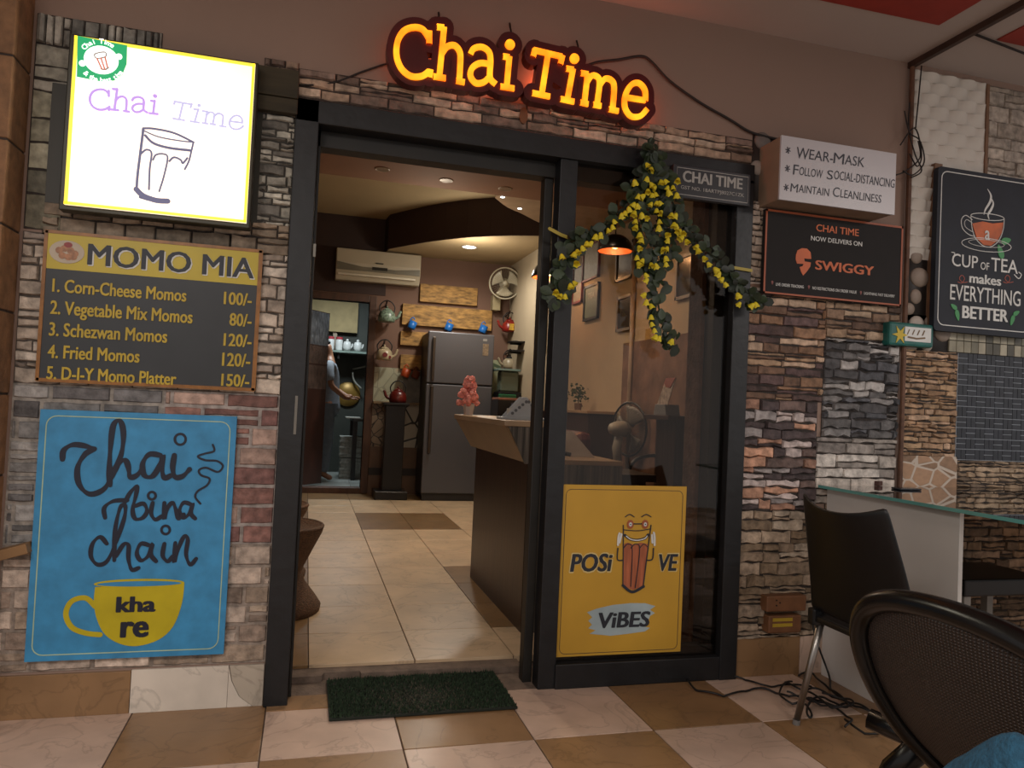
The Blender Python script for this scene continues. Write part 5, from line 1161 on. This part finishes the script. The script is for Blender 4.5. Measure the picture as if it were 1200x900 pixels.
m = MB(); q = at(569, 410, fyf); m.box(q.x-.035, q.x+.035, fyf-.004, fyf, q.z-.07, q.z+.07); m.build('sticker', mat('tan sticker', '7d6a54', .6, nscale=40, namt=.4), fd1)
m = MB(); q = at(569, 399, fyf); m.box(q.x-.03, q.x+.02, fyf-.003, fyf, q.z-.012, q.z+.018); m.build('badge', mat('pale badge', '8a8783', .5), fd1)

# kettles
def kettle(px, py, y, label, body, lidm, r, side=1, extra=None):
    """side = +1 spout to the right"""
    q = at(px, py, y); s_ = thing('kettle', label, 'kettle', (q.x, q.y, q.z))
    h = r*1.35
    m = MB(); m.lathe([(r*.85, 0), (r*.95, h*.06), (r, h*.3), (r*.93, h*.7), (r*.72, h*.92), (r*.55, h)], q); m.build('body', body, s_, smooth=True)
    m = MB(); m.lathe([(r*.56, h), (r*.5, h*1.08), (r*.2, h*1.2), (r*.06, h*1.22)], q); m.ball(q+Vector((0, 0, h*1.3)), r*.13); m.build('lid', lidm, s_, smooth=True)
    m = MB(); P = [q+Vector((side*a_*r, 0, b_*h)) for a_, b_ in ((.85, .35), (1.15, .42), (1.4, .62), (1.5, .88), (1.66, 1.0))]; m.tube(smooth_pts(P, 4), [r*.2-.004*i*r for i in range(len(smooth_pts(P, 4)))], 8); m.build('spout', body, s_, smooth=True)
    m = MB(); P = [q+Vector((a_*r, 0, b_*h)) for a_, b_ in ((-.78, .85), (-.88, 1.3), (-.5, 1.72), (0, 1.85), (.5, 1.72), (.88, 1.3), (.78, .85))]; m.tube(smooth_pts(P, 4), r*.07, 6); m.build('handle', mat('black cord', '0e0e0e'), s_, smooth=True)
    return s_, q
def bracket(px, py, x1, y, z_top, label):
    m = MB(); q = at(px, py, y); m.tube([(q.x, W, q.z), (q.x, y, q.z+.02), (q.x, y-.03, q.z+.05)], .01, 6); m.tube([(q.x, W-.002, q.z-.12), (q.x, y+.02, q.z+.0)], .008, 6); return tag(m.build('wall_bracket', mat('dark bracket iron', '241712', .5)), label, 'bracket')
M_gk = mat('green patterned enamel', '6c7c6b', .35, nscale=40, namt=.7); M_wk = mat('white floral enamel', 'a8987a', .35, nscale=16, namt=.18); M_rk = mat('red enamel', '7d1f16', .35, nscale=10, namt=.3)
s_, q = kettle(453, 377.5, W-.2, 'green patterned kettle hanging beside the kitchen doorway', M_gk, M_gk, .105, 1); bracket(453, 357, 0, W-.2, 0, 'dark iron bracket holding the green patterned kettle')
s_, q = kettle(450, 422, W-.2, 'white floral kettle below the green patterned kettle', M_wk, M_wk, .10, 1)
m = MB(); m.disc(q.x, q.z+.06, .03, q.y-.102, q.y-.094, 10); m.disc(q.x+.06, q.z+.035, .018, q.y-.088, q.y-.08, 10); m.build('flower_print', mat('dark red print', '6a1c1c', .5), s_)
bracket(450, 404, 0, W-.2, 0, 'dark iron bracket holding the white floral kettle beside the doorway')
s_, q = kettle(597, 389, W-.2, 'red kettle with yellow pattern hanging below the wall fan', M_rk, M_rk, .10, -1)
m = MB(); m.prism([(q.x-.035, q.z+.095), (q.x+.035, q.z+.095), (q.x+.025, q.z+.055), (q.x+.035, q.z+.015), (q.x-.035, q.z+.015), (q.x-.025, q.z+.055)], q.y-.102, q.y-.085); m.build('yellow_print', mat('yellow floral print', 'b08a2c', .5, nscale=30, namt=.5), s_)
bracket(597, 369, 0, W-.2, 0, 'dark iron bracket holding the red and yellow kettle')
s_, q = kettle(597, 432, W-.2, 'cream kettle hanging below the red and yellow kettle', mat('cream enamel', '9c8f76', .35), mat('black cord', '0e0e0e'), .095, -1); bracket(597, 414, 0, W-.2, 0, 'dark iron bracket holding the cream kettle')
# ledge, wall tiles and pedestal with the red kettle
lz = at(465, 471, W-.1).z; lx0, lx1 = at(433, 470, W).x+.04, fx0+.05
m = MB(); m.box(lx0, lx1, W-.09, W, lz-.03, lz); tag(m.build('wall_ledge_board', mat('tan ledge wood', '7c6648', .5), bevel=.003), 'narrow tan wooden ledge on the back wall left of the fridge', 'shelf')
b = MB(); b.box(lx0, lx0+.36, W-.01, W, lz, lz+.42); struct(b.build('pale_tile', voro('pale veined tile', 'a2a189', '8b8a76', 5, .03, .3, None, .15, .05), wall_back))
b = MB(); b.box(lx0+.36, lx1, W-.01, W, lz, lz+.40); struct(b.build('grey_tile', mat('grey veined tile', '6f6b64', .4, nscale=9, namt=.3), wall_back))
b = MB(); b.box(lx0, lx0+.33, W-.01, W, .62, lz-.03); struct(b.build('crackle_tile', voro('brown crackle tile', '6d5b48', '241a14', 9, .05, .4), wall_back))
b = MB(); b.box(lx0+.33, lx1, W-.01, W, .62, lz-.03); struct(b.build('vine_tile', voro('white tile with dark rings', 'a19a8c', '1c1815', 5.5, .07, .4, None, .05), wall_back))
b = MB(); b.box(lx0, lx1, W-.012, W, FI, .62); struct(b.build('brown_tile', mat('brown lower tile', '5c4330', .4, nscale=6, namt=.25), wall_back))
b = MB(); b.box(lx0-.05, lx1, W-.016, W, .27, .36); struct(b.build('baseboard_back', mat('dark baseboard', '1f1510', .5)))
pd = thing('pedestal', 'black square pedestal under the red kettle', 'pedestal', (at(456, 580, 5.85).x, 5.85, FI)); px_ = pd.location.x; pzt = at(463, 470, 5.85).z-.02
m = MB(); m.box(px_-.1, px_+.13, 5.75, 5.95, FI+.1, pzt-.03); m.build('column', mat('black lacquer', '0e0b0a', .35), pd, bevel=.006)
m = MB(); m.box(px_-.19, px_+.19, 5.66, 6.03, FI, FI+.1); m.build('base', MATS['black lacquer'], pd, bevel=.01)
m = MB(); m.box(px_-.13, px_+.17, 5.72, 5.98, pzt-.03, pzt); m.build('top_plate', MATS['black lacquer'], pd, bevel=.004)
q0 = at(464, 470, 5.85)
s_, q = kettle(466, 470, 5.85, 'dark red kettle standing on the black pedestal', mat('dark red enamel', '57150f', .35, nscale=12, namt=.35), mat('dark red enamel', '57150f'), .105, -1); s_.location.z = pzt

# wall fan in the corner
fy = W-.3; fc = at(592, 332, fy); R_ = .195
wfan = thing('wall_fan', 'cream wall fan in the corner above the kettles', 'fan', (fc.x, W, fc.z-.3))
dv = Vector((-.15, -1, -.1)).normalized(); sv = dv.cross(Vector((0, 0, 1))).normalized(); uv = sv.cross(dv)
m = MB(); m.tube([fan_pt(R_, 2*PI*k/36, 0) for k in range(36)], .009, 8, closed=True); m.tube([fan_pt(R_, 2*PI*k/36, -.07) for k in range(36)], .007, 8, closed=True); m.build('cage_ring', mat('cream fan plastic', 'b3aa92', .4), wfan, smooth=True)
m = MB()
for k in range(36):
    a_ = 2*PI*k/36; m.tube([fan_pt(.045, a_, .05), fan_pt(.13, a_, .04), fan_pt(R_, a_, 0)], .0012, 4); m.tube([fan_pt(.05, a_, -.1), fan_pt(.14, a_, -.09), fan_pt(R_, a_, -.05)], .0014, 4)
m.build('cage', mat('cream fan wire', '8f8672', .4), wfan)
for k in range(3):
    a0 = 2*PI*k/3+.5; m = MB(); m.grid(lambda u, v: fan_pt(.035+.13*u, a0+(v-.5)*1.5*(.55+.45*u), .025*(v-.5)*2), 8, 8); m.build('blade', mat('ivory fan blade', 'b7ae96', .35), wfan, smooth=True, solid=.003)
m = MB(); m.tube([fc+dv*d for d in (.045, .03, -.02, -.05, -.14, -.19)], [.012, .035, .038, .065, .06, .03], 16); m.build('motor', MATS['cream fan plastic'], wfan, smooth=True)
qb = at(581, 355, W-.08); m = MB(); m.tube([fc-dv*.12, Vector((fc.x-.04, W-.16, fc.z-.12)), Vector((qb.x, W-.09, qb.z+.05))], [.03, .032, .035], 10); m.box(qb.x-.05, qb.x+.05, W-.13, W, qb.z-.1, qb.z+.1); m.build('mount', mat('tan fan mount', '9a8c6a', .5), wfan, bevel=.004)

# corner unit with cooker
cu_ = thing('corner_cabinet', 'dark corner cabinet with pale top behind the counter', 'cabinet', (2.2, 5.6, FI))
cz = at(612, 468, 5.4).z
m = MB(); m.box(fx1+.04, XR-.001, 5.35, W-.001, cz-.03, cz); m.build('top', M_topw, cu_, bevel=.003)
m = MB(); m.box(fx1+.06, XR-.001, 5.38, W-.001, FI, cz-.03); m.build('body', mat('dark cabinet', '2a1d18', .5), cu_)
b = MB(); b.box(fx1+.02, fx1+.26, W-.008, W, cz, cz+.5); struct(b.build('leaf_tile', voro('green leaf print tile', '9da283', '51604a', 7, .08, .4, (1, 1, .5), .2), wall_back))
mw = thing('microwave', 'dark microwave with a pink tray on top in the corner', 'microwave', (2.1, 5.3, .9))
q = at(598, 482, 5.2); m = MB(); m.box(q.x-.2, q.x+.18, 5.0, 5.33, cz-.24, cz-.02); m.build('case', mat('dark microwave case', '1d1b1d', .3), mw, bevel=.006)
m = MB(); m.box(q.x-.05, q.x+.1, 4.99, 5.0, cz-.2, cz-.05); m.build('door_glass', mat('blue grey glass', '55596a', .15), mw)
m = MB(); m.box(q.x-.2, q.x+.17, 5.0, 5.3, cz-.02, cz+.005); m.build('tray', mat('pink brown tray', '9a6a58', .4), mw, bevel=.004)
m = MB(); m.box(q.x-.2, q.x+.18, 5.0, 5.33, .86, cz-.24); 
for x in (q.x-.18, q.x+.16):
    for y in (5.02, 5.31): m.box(x-.02, x+.02, y-.02, y+.02, FI, .88)
tag(m.build('microwave_stand', mat('dark cabinet', '2a1d18')), 'dark stand under the microwave beside the counter', 'stand')
bl_ = thing('blender_jug', 'grey glass appliance with a flat lid in the corner', 'appliance', (2.3, 5.6, cz)); q = at(618, 455, 5.6); q.x = min(q.x, XR-.15)
m = MB(); m.box(q.x-.11, q.x+.11, 5.5, 5.7, cz+.08, cz+.33); m.build('tank', mat('grey green glass', '5d6659', .15), bl_, bevel=.02)
m = MB(); m.box(q.x-.14, q.x+.14, 5.47, 5.72, cz, cz+.08); m.build('base', M_pl, bl_, bevel=.01)
m = MB(); m.box(q.x-.16, q.x+.12, 5.46, 5.74, cz+.33, cz+.355); m.build('lid_plate', mat('pale glass plate', '6f8580', .2), bl_, bevel=.004)
m = MB(); m.box(-.1, .1, -.045, .045, 0, .05); o = m.build('green_packet', mat('green foil', '1f5c3a', .4), bevel=.01); q = at(600, 464, 5.6); o.location = (q.x-.12, 5.375, cz); o.rotation_euler = (0, 0, .1); tag(o, 'green packet lying on the pale top of the corner cabinet', 'packet')
for k, (px, py, lab) in enumerate(((616, 402, 'small black corner shelf, upper of two on the yellow wall'), (612, 412, 'small black corner shelf, lower of two on the yellow wall'))):
    q = at(px, py, 5.6); m = MB(); m.prism([(XR-.0, 5.75), (XR-.16, 5.67), (XR-.14, 5.49), (XR-.0, 5.45)], q.z-.008, q.z+.008, 'z'); m.box(XR-.14, XR, 5.6, 5.62, q.z-.03, q.z-.008); tag(m.build('corner_shelf', M_pl), lab, 'shelf')

# woven stools by the door
M_rat = mat('woven brown rattan', '60432c', .75, nscale=70, namt=.5, bump=1, bscale=110, stretch=(1, 1, 2.2))
def stool(label, x, y, r, h):
    s_ = thing('rattan_stool', label, 'stool', (x, y, FI))
    m = MB(); m.lathe([(r*.05, 0), (r, 0), (r*1.02, h*.06), (r*.9, h*.16), (r*.68, h*.32), (r*.58, h*.44), (r*.63, h*.52), (r*.8, h*.72), (r*.98, h*.92), (r, h*.97), (r*.93, h), (r*.86, h*.96), (r*.05, h*.93)], s_.location, n=36); m.build('woven_body', M_rat, s_, smooth=True)
    m = MB(); m.tube([s_.location+Vector((r*.97*math.cos(2*PI*k/30), r*.97*math.sin(2*PI*k/30), h*.985)) for k in range(30)], .012, 8, closed=True); m.build('rim', MATS['woven brown rattan'], s_, smooth=True)
p = flo(352, 725, FI); stool('brown hourglass rattan stool just inside the door on the left', -.13, 1.18, .255, .46)
p = flo(350, 640, FI); stool('brown hourglass rattan stool, the farther one behind the first', -.21, 1.98, .255, .46)

# ---------------------------------------------------------------- kitchen beyond the doorway
yk = 7.35
wk = thing('kitchen_worktop', 'dark kitchen worktop with pale boxes stored under it', 'worktop', (.75, 7.6, FI+.03))
kz = at(405, 489, 7.5).z
m = MB(); m.box(.62, 1.75, 7.42, 8.2, kz-.05, kz-.012); m.build('top', mat('dark stone top', '25231f', .3), wk, bevel=.004)
for x in (.66, 1.7):
    for y in (7.46, 8.15):
        m = MB(); m.box(x-.03, x+.03, y-.03, y+.03, FI+.03, kz-.05); m.build('leg', mat('black lacquer', '0e0b0a'), wk)
m = MB(); q = at(405, 487, 7.55); m.box(q.x-.0, q.x+.2, 7.43, 7.68, kz-.012, kz+.008); tag(m.build('cutting_board', mat('white board', 'b8b7ae', .4), bevel=.004), 'white cutting board at the edge of the kitchen worktop', 'board')
for k, (px, py, lab) in enumerate(((416, 515, 'white patterned crate under the kitchen worktop, upper one'), (416, 541, 'white patterned crate under the kitchen worktop, lower one'))):
    q = at(px, py, 7.6); m = MB(); m.box(-.22, .22, 0, .4, 0, .29); 
    for j in range(3): m.box(-.23, .23, -.008, 0, .03+j*.09, .06+j*.09)
    o = m.build('crate', mat('white crate plastic', '8d8d86', .5, nscale=25, namt=.3), bevel=.004); o.location = (q.x+.02, 7.6, FI+.03+(.3 if k == 0 else .0)); tag(o, lab, 'crate')
ks = thing('kitchen_shelf', 'wall shelf with white pots above the kitchen worktop', 'shelf', (.6, 8.4, 1.8)); sz = at(410, 412, 8.35).z
m = MB(); m.box(.1, 1.3, 8.2, 8.6, sz-.03, sz); m.build('board', mat('pale glass shelf', '6c7a72', .3), ks)
m = MB(); m.box(.4, .43, 8.25, 8.6, sz-.12, sz-.03); m.build('bracket', mat('dark steel', '2b2826'), ks)
jr = MB()
def jar(px, label, lid):
    q = at(px, 412, 8.3); s_ = thing('jar' if lid else 'white_pot', label, 'jar' if lid else 'pot', (q.x, 8.33, sz))
    m = MB()
    if lid: m.lathe([(.05, 0), (.053, .02), (.053, .15), (.045, .17)], s_.location, n=16)
    else: m.lathe([(.045, 0), (.062, .05), (.06, .1), (.05, .14), (.02, .15)], s_.location, n=16)
    b = m.build('body', mat('white china', 'b9b9b5', .4), s_, smooth=True); m = MB()
    if lid: m.lathe([(.05, .17), (.05, .205), (.02, .207)], s_.location, n=16); m.build('lid', mat('red lid', '9a3038', .4), s_)
    else: m.ball(s_.location+Vector((0, 0, .165)), .022); m.tube([s_.location+Vector((.055, 0, .05)), s_.location+Vector((.075, 0, .08)), s_.location+Vector((.08, 0, .12))], .012, 6); m.build('lid_knob', mat('white china', 'b9b9b5'), s_)
jar(387, 'red-lidded jar, left one on the kitchen shelf', True); jar(397, 'red-lidded jar, right one on the kitchen shelf', True); jar(406.5, 'white pot beside the red-lidded jars on the kitchen shelf', False); jar(419, 'white pot at the right of the kitchen shelf', False)
q = at(408, 462, 8.5); m = MB(); m.lathe([(.02, 0), (.18, .0), (.19, .02), (.02, .03)], (0, 0, 0), 'y', 30); o = m.build('brass_tray', mat('dull brass', '8a6a2f', .4, .4), smooth=True); o.location = (q.x, 8.565, q.z); tag(o, 'round brass tray on the kitchen wall behind the person', 'tray')
q0, q1, q2 = at(413, 440, 8.5), at(425, 428, 8.5), at(420, 448, 8.5); m = MB(); m.tube([(q0.x, 8.53, q0.z+.1), (q1.x+.1, 8.5, q1.z)], .014, 6); m.tube(smooth_pts([(q0.x, 8.53, q0.z+.05), (q0.x+.03, 8.5, q0.z-.08), (q2.x+.05, 8.47, q2.z-.1)], 5), .016, 6); tag(m.build('ladle', mat('pale metal ladle', '9a978d', .3, .6), smooth=True), 'pale metal ladle hanging above the brass tray in the kitchen', 'ladle')
m = MB(); q = at(394, 370, 8.5); m.box(q.x-.03, q.x+.03, 8.54, 8.6, sz+.02, 2.3); struct(m.build('trim_9', mat('cream pipe', '8d7a66')))

# person at the worktop, facing right, head hidden by the door leaf
pr = thing('person', 'person in grey shirt and grey trousers working at the kitchen worktop', 'person', (.33, yk, FI+.03))
def skin(name, verts, edges, radii, m, parent, sub=2):
    me = bpy.data.meshes.new(name); me.from_pydata([Vector(v)-wloc(parent) for v in verts], edges, []); me.materials.append(m)
    o = link(name, me, parent); sm = o.modifiers.new('skin', 'SKIN'); sm.use_smooth_shade = True
    for i, r in enumerate(radii):
        rv = r if isinstance(r, tuple) else (r, r); me.skin_vertices[0].data[i].radius = rv; me.skin_vertices[0].data[i].use_root = (i == 0)
    s2 = o.modifiers.new('sub', 'SUBSURF'); s2.levels = s2.render_levels = sub; return o
fz = FI+.03; bx, by = .275, yk; K = 1.07
def B(x, y, z): return (bx+x*K, by+y*K, fz+z*K)
M_skin = mat('skin', '7d5238', .55, nscale=8, namt=.08); M_shirt = mat('grey shirt', '74777c', .85, nscale=20, namt=.15); M_trs = mat('grey trousers', '5a6068', .85, nscale=20, namt=.15)
V = [B(0,0,.95), B(-.01,0,1.12), B(-.02,0,1.35), B(0,0,1.5), B(-.01,0,1.58), B(-.05,0,1.67), B(-.06,0,1.74),
     B(-.02,-.19,1.45), B(.02,-.25,1.2), B(.2,-.18,1.06), B(.27,-.15,1.06), B(-.02,.19,1.45), B(.04,.25,1.2), B(.24,.16,1.08), B(.31,.12,1.08),
     B(0,-.09,.9), B(.02,-.1,.5), B(-.02,-.1,.09), B(.1,-.11,.035), B(0,.09,.9), B(.0,.1,.5), B(-.06,.1,.09), B(.06,.12,.035)]
E_ = [(0,1),(1,2),(2,3),(3,4),(4,5),(5,6),(3,7),(7,8),(8,9),(9,10),(3,11),(11,12),(12,13),(13,14),(0,15),(15,16),(16,17),(17,18),(0,19),(19,20),(20,21),(21,22)]
Rr = [(.085,.105),(.08,.1),(.095,.14),(.08,.1),.055,(.09,.075),(.085,.07),.055,.042,.032,.035,.055,.042,.032,.035,.085,.058,.042,.035,.085,.058,.042,.035]
skin('body', V, E_, Rr, M_skin, pr)
SV = [B(.01,0,.80), B(-.01,0,1.12), B(-.02,0,1.33), B(0,0,1.49), B(-.02,-.19,1.45), B(.01,-.245,1.24), B(-.02,.19,1.45), B(.03,.245,1.24)]
skin('shirt', SV, [(0,1),(1,2),(2,3),(3,4),(4,5),(3,6),(6,7)], [(.16,.185),(.135,.165),(.13,.18),(.09,.11),.072,.06,.072,.06], M_shirt, pr)
TV = [B(0,0,1.0), B(0,-.09,.88), B(.02,-.1,.5), B(-.01,-.1,.1), B(0,.09,.88), B(.0,.1,.5), B(-.05,.1,.1)]
skin('trousers', TV, [(0,1),(1,2),(2,3),(0,4),(4,5),(5,6)], [(.125,.15),.105,.075,.062,.105,.075,.062], M_trs, pr)
skin('hair', [B(-.07,0,1.71), B(-.075,0,1.79)], [(0,1)], [(.1,.09),(.085,.08)], mat('black hair', '120e0c', .6), pr)
for sy, hx, hy, hz in ((-1, .27, -.15, 1.06), (1, .31, .12, 1.08)):
    for k in range(4):
        yy = hy-.03+k*.02; L_ = (.07, .08, .075, .06)[k]
        skin('finger', [B(hx+.02, yy, hz), B(hx+.02+L_*.6, yy, hz-.005), B(hx+.02+L_, yy, hz-.025)], [(0,1),(1,2)], [.011,.010,.008], M_skin, pr, 1)
    skin('thumb', [B(hx-.0, hy-.03*sy*-1, hz), B(hx+.03, hy+.045*-sy*-1, hz-.01), B(hx+.055, hy+.05*-sy*-1, hz-.02)], [(0,1),(1,2)], [.012,.011,.009], M_skin, pr, 1)
